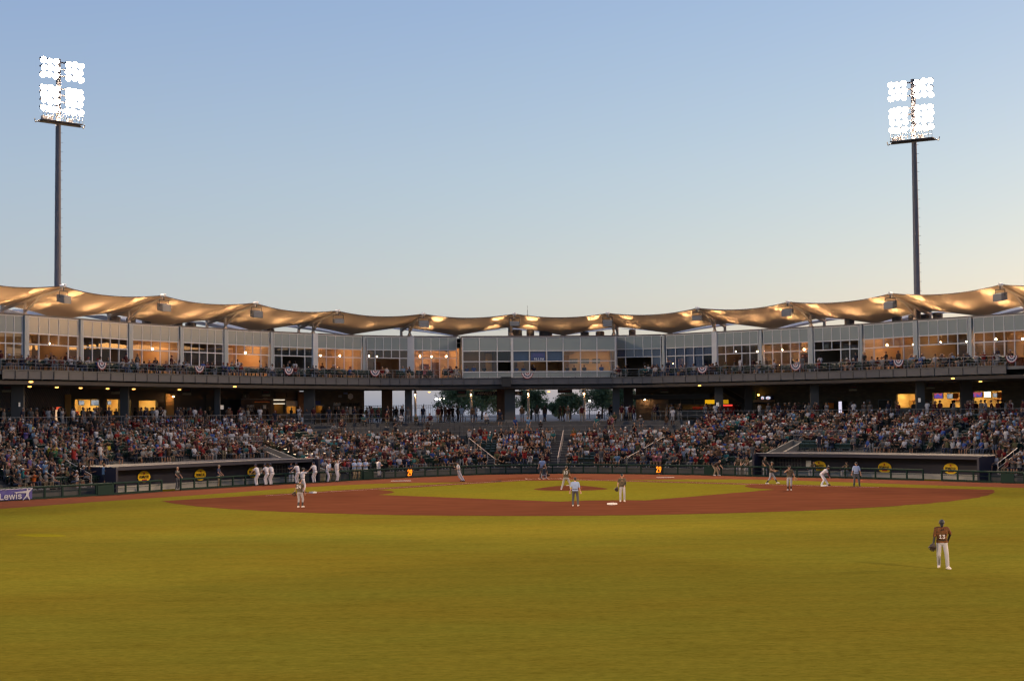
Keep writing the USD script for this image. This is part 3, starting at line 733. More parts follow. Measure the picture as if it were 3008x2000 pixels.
for i in range(len(tipP) - 1):
    F0, F1, B0, B1 = tipP[i], tipP[i + 1], backP[i], backP[i + 1]
    Mq = (B0 + B1) / 2; Mq[2] = 14.42
    NS, NT = 20, 10
    V = []
    for t_ in np.linspace(0, 1, NT + 1):
        for s in np.linspace(0, 1, NS + 1):
            f = F0 * (1 - s) + F1 * s; f = f + [0, 0, -.42 * 4 * s * (1 - s)]
            inw = (Mq - (F0 + F1) / 2); inw = inw / np.linalg.norm(inw[:2]); f = f + np.array([inw[0], inw[1], 0]) * .5 * 4 * s * (1 - s)
            tri = 1 - abs(2 * s - 1); tri = tri ** 1.25
            b_ = B0 * (1 - s) + B1 * s; b_ = b_ + [0, 0, (14.42 - 15.35) * tri]
            b_ = b_ - np.array([inw[0], inw[1], 0]) * .35 * math.sin(math.pi * 2 * min(s, 1 - s))
            P = f * (1 - t_) + b_ * t_
            P = P + [0, 0, -.30 * 4 * t_ * (1 - t_) * (.35 + .65 * tri)]
            V.append(P)
    V = np.array(V); I = np.arange((NS + 1) * NT).reshape(NT, NS + 1)[:, :-1].ravel()
    fcs = np.stack([I, I + NS + 1, I + NS + 2, I + 1], 1)
    t = thing('shade_sail', 'tan fabric sail glowing from below, ' + place_sail[i], 'shade sail')
    up = V + [0, 0, .012]
    f2 = np.vstack([fcs, fcs[:, ::-1] + len(V)])
    mesh('fabric', (np.vstack([V, up]), f2), M['sail'], t, smooth=True)
    edge = V[:NS + 1]; mesh('edge_cable', MB().path(list(edge), .035, 5), M['coping'], t)
    mesh('rear_cable', MB().path(list(V[-NS - 1:]), .02, 5), M['white'], t)
    mesh('tie_down', MB().tube(Mq + [-.3, 0, -.02], Mq + [-.9, .1, -.7], .05).tube(Mq + [.3, 0, -.02], Mq + [.9, .1, -.7], .05).ball(Mq, (.32, .2, .07)), M['steel'], t)
    # the paler sail on the other side of the roof
    inw = (Mq - (F0 + F1) / 2); inw = inw[:2] / np.linalg.norm(inw[:2]); inw3 = np.array([*inw, 0])
    G0, G1, H0, H1 = B0 + inw3 * 1.0 + [0, 0, -.1], B1 + inw3 * 1.0 + [0, 0, -.1], B0 + inw3 * 8.4 + [0, 0, .75], B1 + inw3 * 8.4 + [0, 0, .75]
    V = []
    for t_ in np.linspace(0, 1, 7):
        for s in np.linspace(0, 1, 13):
            tri = (1 - abs(2 * s - 1)) ** 1.2
            V.append((G0 * (1 - s) + G1 * s + [0, 0, -.8 * tri]) * (1 - t_) + (H0 * (1 - s) + H1 * s - [0, 0, .5 * tri]) * t_ - np.array([0, 0, .25 * 4 * t_ * (1 - t_)]))
    V = np.array(V); I = np.arange(13 * 6).reshape(6, 13)[:, :-1].ravel(); fcs = np.stack([I, I + 13, I + 14, I + 1], 1)
    mesh('rear_shade_sail', (np.vstack([V, V + [0, 0, .012]]), np.vstack([fcs, fcs[:, ::-1] + len(V)])), M['sail2'], smooth=True, label='pale far sail behind the tan sail ' + place_sail[i], cat='shade sail')
for i in range(len(tipP)):
    T_, Bk = tipP[i], backP[i]
    dv = (Bk - T_); dv = dv[:2] / np.linalg.norm(dv[:2])
    foot = T_[:2] + dv * 4.3
    lab = place_sail[min(i, len(place_sail) - 1)]
    t = thing('sail_mast', 'cream raking mast at the left corner of the sail ' + lab if i < 12 else 'cream steel mast beyond the right edge of the row', 'mast')
    mesh('beam', MB().tube(T_ + [0, 0, -.2], Bk + [0, 0, -.36], .11, .17, 10), M['mast'], t)
    fz = 13.86
    top = T_ + (Bk - T_) * .62
    mesh('post', MB().tube((*foot, fz + .7), (*foot, top[2] - .12), .13, .11, 10), M['mast'], t)
    mesh('strut', MB().tube((*foot, fz + .8), T_ + (Bk - T_) * .3 + [0, 0, -.16], .11, .10, 10), M['mast'], t)
    mesh('pedestal', MB().tube((*foot, fz), (*foot, fz + .75), .42, .14, 4), M['mast'], t)
    mesh('back_post', MB().tube((Bk[0], Bk[1], fz), (Bk[0], Bk[1], Bk[2] - .08), .17, .15, 10), M['mast'], t)
    mesh('cap', MB().ball(T_ + [0, 0, -.02], (.26, .26, .17), 1).tube(T_, T_ + np.array([dv[0], dv[1], .0]) * -.4 + [0, 0, .08], .06).ball(Bk, (.22, .22, .12), 1), M['white'], t)
    if 0 < i < 12:
        yaw = yaw_to(T_, MOUND) + math.pi
        c = T_ + [0, 0, -1.0] - np.array([dv[0], dv[1], 0]) * .15
        s_ = thing('loudspeaker', 'grey boxy loudspeaker hung in a yoke from a mast tip, ' + words_(i) + ' from the left', 'loudspeaker', c, yaw)
        flat = 4 <= i <= 8 and i not in (5, 7)
        h = .42 if flat else .62
        pg = MB()
        v = [(-.5, -.4, -h * .8), (.5, -.4, -h * .8), (.5, .35, -h * .55), (-.5, .35, -h * .55), (-.5, -.4, h * .2), (.5, -.4, h * .2), (.5, .35, h * .5), (-.5, .35, h * .5)]
        pg.add(v, [[0, 3, 2, 1], [4, 5, 6, 7], [0, 1, 5, 4], [1, 2, 6, 5], [2, 3, 7, 6], [3, 0, 4, 7]])
        mesh('cabinet', pg, M['speaker'], s_)
        mesh('grille', MB().quad((-.44, -.412, -h * .72), (.44, -.412, -h * .72), (.44, -.412, h * .12), (-.44, -.412, h * .12)), M['steel'], s_)
        mesh('yoke', MB().tube((-.56, 0, 0), (-.56, 0, .55), .03).tube((.56, 0, 0), (.56, 0, .55), .03).tube((-.56, 0, .55), (.56, 0, .55), .035).tube((0, 0, .55), (0, 0, .9), .05).tube((-.58, 0, 0), (-.48, 0, 0), .04).tube((.48, 0, 0), (.58, 0, 0), .04), M['dsteel'], s_)
# uplights on the roof that make the fabric glow
UPCOL = (1., .64, .32)
upm = glow('uplight_glow', UPCOL, 150.)
def spot(t, name, src, aim, half, power, soft=.6, col=None, rad=.6):
    src, aim = np.array(src, float), np.array(aim, float); d = aim - src; d /= np.linalg.norm(d)
    L = UsdLux.SphereLight.Define(stage, free(str(t.GetPath()), name))
    L.CreateRadiusAttr(rad); L.CreateIntensityAttr(float(power)); L.CreateNormalizeAttr(True); L.CreateColorAttr(Gf.Vec3f(*(col or FLOOD)))
    sh_ = UsdLux.ShapingAPI.Apply(L.GetPrim()); sh_.CreateShapingConeAngleAttr(float(half)); sh_.CreateShapingConeSoftnessAttr(float(soft))
    zx = -d; xx = np.cross([0, .1, 1.], zx); xx /= np.linalg.norm(xx); yx = np.cross(zx, xx)
    L.AddTransformOp().Set(Gf.Matrix4d(*xx, 0, *yx, 0, *zx, 0, *src, 1))
SAILP = [1.5, 1.5, 1.35, 1.0, .42, .38, .36, .42, 1.0, 1.35, 1.5, 1.5]
POOLP = [.9, 1., .5, .25, .0, 1.2, 1.3, .8, .8, 1.1, 1.2, 1.2]
for i in range(len(tipP) - 1):
    for k, s in enumerate((.18, .5, .82)):
        F = tipP[i] * (1 - s) + tipP[i + 1] * s; Bq = backP[i] * (1 - s) + backP[i + 1] * s
        q = F + (Bq - F) * .36; dv = (Bq - F)[:2]; dv /= np.linalg.norm(dv)
        t = thing('uplight', '%s small uplight on the roof under the sail ' % ('left', 'middle', 'right')[k] + place_sail[i], 'floodlight', (q[0], q[1], 13.87), math.atan2(-dv[0], dv[1]), group='uplights on the roof')
        rr_ = .125 * math.sqrt(SAILP[i])
        mesh('housing', MB().tube((0, 0, 0), (0, 0, .1), .06).tube((0, .02, .10), (0, -.03, .24), .1, .19, 10, cap=False), M['black'], t)
        dd = np.array([0, -.20, .98]); e1 = np.array([1., 0, 0]); e2 = np.cross(dd, e1)
        ring = [np.array([0, -.022, .225]) + (e1 * math.cos(a_) + e2 * math.sin(a_)) * rr_ for a_ in np.linspace(0, 2 * np.pi, 9)[:-1]]
        mesh('lens', (np.array(ring + [np.array([0, -.022, .225])]), np.array([[8, (k_ + 1) % 8, k_] for k_ in range(8)])[:, [0, 2, 1]]), upm, t)
        if POOLP[i] and k != 1:
            spot(t, 'narrow_beam', (0, 0, .35), (.15, -1.5, 2.2), 19, 220. * POOLP[i], .5, UPCOL, .04)
            spot(t, 'low_beam', (0, .1, .35), (0, 1.5, 1.1), 24, 140. * POOLP[i], .9, UPCOL, .04)
# rooftop machines
for k, (u, off, w_, h_) in enumerate([(338, 5.5, 1.0, 1.1), (384, 6., .9, 1.15), (430, 6.3, .9, 1.05), (520, 6.4, 1.1, 1.0), (560, 6.2, 1.1, 1.05), (1520, 6., 1.2, 1.15), (1560, 6.3, .9, 1.2), (1605, 6.4, 1.5, 1.0), (1720, 6.5, 1.0, .9), (1765, 6.4, 1.0, .95), (2500, 5.4, 1.0, 1.35), (2640, 5.8, 1.0, 1.2), (2690, 6.1, 1.1, 1.15), (2720, 6.4, 1.1, 1.1), (2760, 6.3, 1.0, 1.15), (790, 6.4, 1.2, .9), (1860, 6.4, .8, 1.1)]):
    q = ray_hit(u, LineString(offset(FACX, off)))
    t = thing('rooftop_condenser', 'dark round rooftop cooling unit ' + ['right of the third column from the left', 'first left of the second bunting mast', 'second left of the second bunting mast', 'just left of the second bunting', 'above the second bunting', 'right of the radio mast', 'under the radio mast', 'wide one right of the radio mast', 'left of the rightmost white column', 'above the rightmost white column', 'left of the right light tower', 'nearest left of the right light tower pole', 'behind the right light tower pole', 'just right of the right light tower pole', 'second right of the right light tower pole', 'above the third bunting', 'over the blue blinds'][k], 'air conditioner', (*q, 13.865), .3 * k, group='rooftop cooling units')
    mesh('casing', MB().tube((0, 0, .06), (0, 0, h_), w_ * .5, w_ * .5, 12), M['coping'], t)
    mesh('fan_guard', MB().tube((0, 0, h_), (0, 0, h_ + .06), w_ * .42, w_ * .36, 12), M['dsteel'], t)
    mesh('skid', MB().box((0, 0, .03), (w_ * 1.05, w_ * 1.05, .06)), M['steel'], t)
q = ray_hit(1552, LineString(offset(FACX, 8.)))
mesh('radio_mast', MB().tube((0, 0, 0), (0, 0, 3.2), .05, .03).tube((0, 0, 3.2), (0, 0, 4.1), .02, .012).tube((-.12, 0, 3.0), (.12, 0, 3.0), .02).tube((-.08, 0, 3.4), (.08, 0, 3.4), .015), M['dsteel'], label='thin radio mast rising behind the sails near the middle', cat='antenna', loc=(*q, 13.865))
# ---------------------------------------------------------------- concourse back walls, booths and signs
CWL = LineString(offset(FACX, 8.6))
class Wall:
    def __init__(self, u0, u1, off=None):
        line = CWL if off is None else LineString(offset(FACX, off))
        self.a, self.b = ray_hit(u0, line), ray_hit(u1, line)
        self.L = np.linalg.norm(self.b - self.a); self.d = (self.b - self.a) / self.L; self.n = np.array([-self.d[1], self.d[0]]); self.rz = math.atan2(self.d[1], self.d[0])
    def hit(self, u, v, o=0.):
        """(s, z) where a pixel's ray meets the wall's front plane moved outwards by o"""
        r_ = ray(u, v); p = self.a + self.n * o
        k = (p @ self.n) / (r_[:2] @ self.n); P = np.array([0, 0, EYE]) + r_ * k
        return (P[:2] - self.a) @ self.d, P[2]
    def P(self, s, z, o=0.): return np.array([*(self.a + self.d * s + self.n * o), z])
    def rect(self, u0, u1, v0, v1, o=0.):
        um, vm = (u0 + u1) / 2, (v0 + v1) / 2
        return self.hit(u0, vm, o)[0], self.hit(u1, vm, o)[0], self.hit(um, v1, o)[1], self.hit(um, v0, o)[1]
    def plate(self, name, u0, u1, v0, v1, m, label, cat, th=.06, o=-.05, parts=None):
        s0, s1, z0, z1 = self.rect(u0, u1, v0, v1, o)
        t = thing(name, label, cat, self.P((s0 + s1) / 2, (z0 + z1) / 2, o), self.rz)
        mesh('board', MB().box((0, 0, 0), (s1 - s0, th, z1 - z0)), m, t)
        return t, s1 - s0, z1 - z0
def build_wall(w, name, label, m, holes=(), z0=CONC_Z + .004, z1=SOFFIT_Z - .004):
    t = thing(name, label, 'wall', (*w.a, 0), w.rz)
    P = Polygon([(0, z0), (w.L, z0), (w.L, z1), (0, z1)])
    for h in holes:
        s0, s1, a, b = w.rect(*h); P = P.difference(Polygon([(s0, a), (s1, a), (s1, b), (s0, b)]))
    g = MB().prism(P, 0, .25).geo()
    v = np.stack([g[0][:, 0], .25 - g[0][:, 2], g[0][:, 1]], 1)
    mesh('face', (v, g[1]), m, t)
    return t
def booth(w, h, label, lamp=22., depth=2.6, wallm='boothwall', extra=()):
    s0, s1, a, b = w.rect(*h)
    t = thing('lit_booth', label, 'booth', w.P((s0 + s1) / 2, CONC_Z, .26), w.rz)
    W = s1 - s0 + .5; zt = b - CONC_Z + .35
    r_ = MB().box((0, depth, zt / 2), (W, .08, zt)).box((-W / 2, depth / 2, zt / 2), (.08, depth - .1, zt)).box((W / 2, depth / 2, zt / 2), (.08, depth - .1, zt)).box((0, depth / 2, zt + .04), (W, depth, .08))
    mesh('room_wall', r_, M[wallm], t)
    mesh('counter', MB().box((0, .3, .55), (W - .1, .5, 1.1)).box((0, .25, 1.12), (W - .1, .7, .05)), M['steel'], t)
    mesh('ceiling_lamp', MB().box((0, 1.0, zt - .03), (max(.5, W * .5), .35, .04)), glow('booth_lamp_%d' % h[0], (1., .62, .20), lamp), t)
    mesh('menu_shelf', MB().box((W * .12, depth - .25, 1.35), (W * .45, .35, .3)).box((-W * .2, depth - .2, 1.9), (W * .3, .25, .04)), M['redp'], t)
    return t
def tv(w, u0, u1, v0, v1, label, o=.5, col='blue'):
    s0, s1, z0, z1 = w.rect(u0, u1, v0, v1, o)
    t = thing('television', label, 'television', w.P((s0 + s1) / 2, (z0 + z1) / 2, o), w.rz)
    W, H = s1 - s0, z1 - z0
    mesh('case', MB().box((0, 0, 0), (W, .07, H)), M['black'], t)
    c = {'blue': ((.10, .12, .6), (.7, .12, .2)), 'grey': ((.35, .40, .45), (.6, .6, .6)), 'bright': ((.7, .9, 1.), (1., .9, .5))}[col]
    sm = usdkit.material(stage, '/World/Looks/screen_%d' % u0, {'g': ('geometry', {}), 'n': ('noise_texture', dict(scale=2.5, detail=2.)), 'r': ('rgb_ramp', {'ramp': [(.42, c[0]), (.56, c[1])]}), 'e': ('emission', dict(strength=1.6 if col == 'bright' else .34))},
                         [('g.position', 'n.vector'), ('n.fac', 'r.fac'), ('r.color', 'e.color')], surface='e.emission')
    mesh('screen', MB().box((0, -.04, 0), (W * .9, .012, H * .86)), sm, t)
    mesh('mount', MB().tube((0, .03, 0), (0, .3, .25), .025), M['dsteel'], t)
    return t

wA = Wall(-130, 205); build_wall(wA, 'concourse_wall', 'blue grey ribbed metal wall at the far left of the concourse', M['ribbed'])
wB = Wall(205, 520)
h1, h2, h3, h4 = (220, 294, 1173, 1222), (314, 352, 1173, 1222), (378, 385, 1174, 1222), (408, 462, 1176, 1222)
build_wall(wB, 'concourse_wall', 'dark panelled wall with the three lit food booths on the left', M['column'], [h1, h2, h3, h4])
booth(wB, h1, 'yellow lit food booth with two screens, leftmost on the concourse'); booth(wB, (314, 385, 1173, 1222), 'yellow lit food booth half hidden by the dark column on the left'); booth(wB, h4, 'yellow lit food booth right of the dark column on the left', 18.)
tv(wB, 230, 247, 1176, 1190, 'small tilted screen in the left part of the leftmost booth', .1, 'grey'); tv(wB, 266, 290, 1174, 1191, 'black framed screen in the right part of the leftmost booth', .1, 'grey'); tv(wB, 315, 326, 1177, 1189, 'small screen in the half hidden booth on the left', .1, 'grey')
wB.plate('menu_board', 344, 352, 1177, 1187, M['redp'], 'red menu board in the half hidden booth on the left', 'sign', o=2.6); wB.plate('menu_board', 436, 448, 1176, 1187, M['redp'], 'red menu board in the booth right of the left dark column', 'sign', o=2.6)
wB.plate('menu_board', 416, 427, 1180, 1189, M['blackp'], 'small dark picture in the booth right of the left dark column', 'sign', o=2.6)
wB.plate('wall_poster', 463, 482, 1181, 1208, M['blackp'], 'tall dark poster left of the yellow lit recess', 'poster'); wB.plate('wall_strip', 486, 510, 1156, 1226, M['tan'], 'ochre wall strip lit from above, right of the tall dark poster', 'wall', th=.1)
wB.plate('wall_strip', 191, 208, 1158, 1226, M['tan'], 'narrow ochre wall strip left of the leftmost lit booth', 'wall', th=.1, o=-.2)
lp = wB.P(wB.hit(498, 1170)[0], 7.6, -.5); t = thing('wall_lamp', 'small lamp shining down the ochre wall strip', 'lamp', lp, wB.rz); mesh('bulb', MB().ball((0, 0, 0), (.05,) * 3), M['warm'], t); mesh('shade', MB().tube((0, 0, .04), (0, 0, .16), .10, .03, 8), M['dsteel'], t); mesh('arm', MB().tube((0, 0, .14), (0, .5, .18), .015), M['dsteel'], t)
# red and white drinks machine on the left
s = wA.hit(169, 1210, -1.2)[0]
t = thing('vending_machine', 'glowing red and cream drinks machine on the left concourse', 'vending machine', wA.P(s, CONC_Z, -1.2), wA.rz)
mesh('cabinet', MB().box((0, .3, .95), (.95, .7, 1.9)), M['redp'], t); vm = glow('vending_red', (1., .12, .05), .5); vc = glow('vending_cream', (1., .62, .35), .45)
mesh('lit_header', MB().box((.12, -.06, 1.78), (.7, .02, .22)), vm, t); mesh('lit_front', MB().box((-.22, -.06, 1.1), (.26, .02, 1.1)), vc, t); mesh('slot', MB().box((.25, -.06, .8), (.3, .02, .5)), M['blackp'], t)
wC = Wall(520, 880)
h5 = (842, 873, 1193, 1225); h6 = (804, 838, 1186, 1214)
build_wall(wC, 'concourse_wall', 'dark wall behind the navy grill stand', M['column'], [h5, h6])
booth(wC, h5, 'yellow lit serving hatch below a white shutter', 12., wallm='tan'); booth(wC, h6, 'dim shop shelf with pale goods left of the white shutter', 1.6, 1.4, 'roomdark')
wC.plate('roller_shutter', 840, 873, 1177, 1193, M['alum'], 'half closed white roller shutter over the yellow hatch', 'shutter'); wC.plate('brick_pier', 873, 891, 1150, 1226, M['brick'], 'brown brick pier right of the white shutter', 'pier', th=.4)
for v0, v1, lab in ((1173, 1176, 'upper'), (1184, 1187, 'lower')): wC.plate('tube_light', 804, 836, v0, v1, glow('tube_%d' % v0, (1., .85, .62), .5), lab + ' pale tube light over the shop shelf', 'lamp')
wC.plate('window_frame_panel', 806, 840, 1152, 1169, M['blackp'], 'dark clerestory window over the shop shelf', 'window'); wC.plate('window_frame_panel', 842, 872, 1152, 1167, M['blackp'], 'dark clerestory window over the white shutter', 'window')
t, W, H = wC.plate('grill_stand', 692, 780, 1173, 1222, M['navy'], 'navy grill stand with white lettering and a pale header', 'food stand', th=1.6, o=-1.0)
mesh('header', MB().box((0, -.85, H / 2 + .02), (W * 1.02, .12, .12)), M['steel'], t); mesh('lit_soffit', MB().box((W * .2, -.82, H / 2 - .28), (W * .5, .04, .10)), M['orange'], t)
mesh('notice', MB().box((W * .28, -.83, -.02 + H * .06), (.45, .03, .4)), M['whitep'], t)
letters('STURDY', .24, M['whitep'], t, (-W * .2, -.84, H * .10), 0, width=1.0, slant=.15); letters('GRILL', .30, M['whitep'], t, (-W * .2, -.84, -H * .12), 0, width=.85)
t = wC.plate('wall_emblem', 713, 731, 1157, 1173, M['steel'], 'round grey emblem on the wall above the grill stand', 'emblem', th=.08, o=-.2)[0]
mesh('ball', MB().ball((-.12, -.05, .05), (.12, .03, .14)), M['whitep'], t)
wC.plate('air_vent', 767, 781, 1168, 1182, M['steel'], 'square grey box at the right end of the grill stand header', 'vent', th=.5, o=-.9)
wC.plate('door', 604, 635, 1160, 1228, M['dsteel'], 'dark double door left of the slim column', 'door'); wC.plate('poster', 536, 560, 1197, 1216, M['panel'], 'pale blue table sign right of the ochre recess', 'sign', o=-1.)
wD = Wall(926, 1070)
h7 = (928, 949, 1192, 1226)
build_wall(wD, 'stone_wall', 'tan stone wall with dark raised letters reading HALL OF FAME', M['stone'], [h7])
booth(wD, h7, 'dim orange lit doorway at the left end of the tan stone wall', 4., wallm='tan')
s0, s1, z0, z1 = wD.rect(998, 1054, 1182, 1193)
t = thing('wall_lettering', 'raised white script and dark capitals HALL OF FAME on the stone wall', 'lettering', wD.P((s0 + s1) / 2, (z0 + z1) / 2, -.03), wD.rz)
letters('HALL OF FAME', .36, M['blackp'], t, (.15, 0, 0), 0, width=s1 - s0, depth=.05)
letters('Naturals', .34, M['whitep'], t, (-(s1 - s0) / 2 - .35, 0, .05), 0, width=.85, depth=.05, slant=.25)
for k, (u, v) in enumerate([(980, 1199), (992, 1199), (1006, 1199), (1016, 1199), (1041, 1202), (1053, 1202)]):
    w_, H = wD.plate('plaque', u - 3.5, u + 3.5, v - 6, v + 6, M['steel'], ('first', 'second', 'third', 'fourth', 'fifth', 'rightmost')[k] + ' small grey portrait plaque from the left on the stone wall', 'plaque', o=-.03)[1:]
wD.plate('white_notice', 1026, 1033, 1195, 1216, M['whitep'], 'tall white notice on the stone wall between the plaques', 'notice', o=-.04)
hexa = MB().prism(Polygon([(math.cos(a_) * .36, math.sin(a_) * .36) for a_ in np.arange(6) * math.pi / 3 + .52]), 0, .06).geo()
s_, z_ = wD.hit(1029, 1164); mesh('wall_emblem', (np.stack([hexa[0][:, 0], -hexa[0][:, 2], hexa[0][:, 1]], 1), hexa[1]), M['whitep'], label='white six sided emblem high on the stone wall', cat='emblem', loc=wD.P(s_, z_, -.01), rz=wD.rz)
wD.plate('wall_emblem', 1009, 1021, 1152, 1158, mat('sky_blue_print', (.2, .28, .5), .6), 'pale blue emblem at the top of the stone wall', 'emblem', o=-.03); wD.plate('wall_emblem', 994, 1004, 1160, 1167, mat('grey_print', (.3, .32, .36), .6), 'round grey emblem left of the pale blue one', 'emblem', o=-.03)
wD.plate('window_frame_panel', 927, 941, 1177, 1189, M['bluep'], 'blue paned window over the orange doorway', 'window', o=-.03); wD.plate('window_ledge', 927, 952, 1190, 1192, M['alum'], 'white ledge over the orange doorway', 'ledge', o=-.06)

wE = Wall(1868, 2100); wF = Wall(2100, 2212); wG = Wall(2212, 2400); wH = Wall(2400, 2720); wI = Wall(2720, 3130)
build_wall(wE, 'stone_wall', 'dark tan stone wall behind the grey awning', M['stone'], [(1962, 2090, 1189, 1226)])
booth(wE, (1962, 2090, 1189, 1226), 'dim lit shop front below the grey awning', 4., 3.2, 'roomdark')
s0, s1, z0, z1 = wE.rect(1861, 2095, 1157, 1172, -1.6)
t = thing('awning', 'long grey blue metal awning over the shop front on the right', 'awning', wE.P((s0 + s1) / 2, z1, -.1), wE.rz)
W = s1 - s0
mesh('canopy', MB().add([(-W / 2, 0, .05), (W / 2, 0, .05), (W / 2 - .4, -1.6, -.1), (-W / 2, -1.6, -.1), (-W / 2, 0, -.05), (W / 2, 0, -.05), (W / 2 - .4, -1.6, z0 - z1), (-W / 2, -1.6, z0 - z1)], [[0, 1, 2, 3], [7, 6, 5, 4], [0, 3, 7, 4], [1, 5, 6, 2], [3, 2, 6, 7], [0, 4, 5, 1]]), M['fascia'], t)
mesh('trim', MB().box((-.2, -1.62, 0.02 - .1), (W - .4, .05, .08)), M['steel'], t)
wE.plate('clerestory_window', 1964, 1998, 1173, 1186, M['blackp'], 'left dark window pane under the grey awning', 'window', o=-.04); wE.plate('clerestory_window', 2001, 2038, 1173, 1186, M['blackp'], 'middle dark window pane under the grey awning', 'window', o=-.04); wE.plate('clerestory_window', 2041, 2070, 1173, 1186, M['blackp'], 'right dark window pane under the grey awning', 'window', o=-.04)
lp = wE.P(wE.hit(1898, 1180)[0], 7.05, -.5); t = thing('wall_lamp', 'lamp casting an orange pool on the wall under the awning', 'lamp', lp, wE.rz); mesh('bulb', MB().ball((0, 0, 0), (.07,) * 3), M['warm'], t); mesh('shade', MB().tube((0, 0, .06), (0, 0, .2), .12, .04, 8), M['dsteel'], t); mesh('arm', MB().tube((0, 0, .18), (0, .5, .22), .015), M['dsteel'], t)
t, W, H = wE.plate('lightbox_sign', 2072, 2101, 1174, 1186, glow('lightbox_yellow', (1., .50, .01), .42), 'yellow lit sign box left of the dark column', 'sign', th=.25, o=-1.5); mesh('frame', MB().box((0, 0, H / 2 + .03), (W + .05, .3, .06)).box((0, 0, -H / 2 - .03), (W + .05, .3, .06)), M['dsteel'], t)
t, W, H = wF.plate('lightbox_sign', 2126, 2138, 1174, 1186, glow('lightbox_yellow_dim', (1., .50, .01), .25), 'smaller yellow sign box right of the dark column', 'sign', th=.25, o=-1.5); mesh('frame', MB().box((0, 0, H / 2 + .03), (W + .05, .3, .06)).box((0, 0, -H / 2 - .03), (W + .05, .3, .06)), M['dsteel'], t)
build_wall(wF, 'stone_wall', 'shadowed wall with a sloping stair right of the yellow sign', M['conc_d'])
t = thing('concourse_stair', 'dark underside of a stair sloping down right of the column', 'stair', wF.P(wF.hit(2165, 1150)[0], 7.0, -.8), wF.rz); mesh('flight', MB().tube((-1.6, 0, 1.0), (1.6, 0, -.6), .3, .3, 4), M['dsteel'], t); mesh('handrail', MB().tube((-1.6, 0, 1.6), (1.6, 0, 0.), .03), M['steel'], t)
t, W, H = wF.plate('drinks_cart', 2128, 2160, 1188, 1222, M['redp'], 'red drinks cart with a glowing red header', 'cart', th=.9, o=-1.2); mesh('lit_header', MB().box((0, -.47, H / 2 - .08), (W * .9, .03, .14)), glow('cart_red', (1., .06, .04), .9), t); mesh('cups', MB().tube((-.4, -.5, -.02), (-.4, -.5, .2), .07).tube((.1, -.5, .02), (.1, -.5, .25), .07), M['whitep'], t)
build_wall(wG, 'stone_wall', 'tall tan stone wall right of the blue sponsor sign', M['stone'], [(2221, 2268, 1186, 1226)])
booth(wG, (2221, 2268, 1186, 1226), 'dark serving window under the blue sponsor sign', .8, wallm='roomdark')
t, W, H = wG.plate('sponsor_sign', 2231, 2270, 1163, 1174, M['bluep'], 'blue sign with two white emblems above a peach awning', 'sign', th=.2, o=-.4)
for x in (-.22, .2): mesh('emblem', MB().ball((W * x, -.12, 0), (W * (.12 if x < 0 else .18), .02, H * .4)), glow('emblem_%d' % (x * 100), (.8, .85, 1.), .5), t); mesh('emblem_dot', MB().ball((W * x, -.14, -.06), (.08, .02, .09)), glow('emdot_%d' % (x * 100), (1., .3, .25), .4), t)
t, W, H = wG.plate('small_awning', 2219, 2270, 1174, 1181, mat('peach_canvas', (.62, .36, .22), .7), 'peach canvas awning below the blue sign', 'awning', th=.8, o=-.6); mesh('valance', MB().box((0, -.42, -H / 2 - .06), (W * .8, .03, .14)), M['navy'], t)
t = thing('wall_lamp', 'round yellow lamp above the blue sponsor sign', 'lamp', wG.P(wG.hit(2236, 1160)[0], wG.hit(2236, 1160)[1], -.5), wG.rz); mesh('bulb', MB().ball((0, 0, 0), (.12, .12, .10)), glow('globe_yellow', (1., .55, .08), 6.), t); mesh('bracket', MB().tube((0, 0, .1), (0, .45, .15), .02), M['dsteel'], t)
wG.plate('green_poster', 2211, 2219, 1150, 1178, mat('green_print', (.10, .20, .08), .6), 'narrow green banner beside the dark pier', 'banner', o=-.5)
build_wall(wH, 'stone_wall', 'long tan stone wall left of the first lit booth on the right', M['stone'], [(2634, 2692, 1157, 1222)])
booth(wH, (2634, 2692, 1157, 1222), 'cream lit booth with a red notice, first on the right', 24.)
wH.plate('menu_board', 2643, 2650, 1158, 1169, M['redp'], 'red notice on the wall inside the first lit booth on the right', 'sign', o=2.6); wH.plate('menu_board', 2664, 2682, 1176, 1190, M['tan'], 'brown board at the back of the first lit booth on the right', 'sign', o=2.6)
t, W, H = wH.plate('poster', 2433, 2449, 1177, 1200, M['orange'], 'orange and blue standing poster on the right concourse', 'poster', o=-.3); mesh('top_panel', MB().box((0, -.02, H * .36), (W * 1.05, .06, H * .25)), M['fascia'], t)
t, W, H = wH.plate('vending_machine', 2464, 2482, 1178, 1222, M['blackp'], 'tall lit vending machine with a white front on the right', 'vending machine', th=.8, o=-.6); mesh('lit_front', MB().box((W * .12, -.42, H * .1), (W * .5, .02, H * .75)), glow('vending_white', (.85, .8, 1.), .5), t)
t, W, H = wH.plate('notice_frame', 2581, 2621, 1174, 1200, M['column'], 'wide pale framed notice board on the right stone wall', 'notice board', o=-.05); mesh('frame', MB().box((0, -.04, H / 2), (W, .05, .1)).box((-W / 2, -.04, 0), (.08, .05, H)).box((W / 2, -.04, 0), (.08, .05, H)), M['steel'], t)
wH.plate('wall_emblem', 2545, 2556, 1173, 1181, M['steel'], 'small pale emblem on the right stone wall', 'emblem', o=-.05)
ha, hb = (2739, 2822, 1153, 1222), (2858, 2942, 1149, 1222)
build_wall(wI, 'stone_wall', 'shadowed stone wall with the two rightmost lit booths', M['stone'], [ha, hb])
booth(wI, ha, 'cream lit booth with screens, second on the right', 22.); booth(wI, hb, 'orange lit booth with three screens, rightmost', 18.)
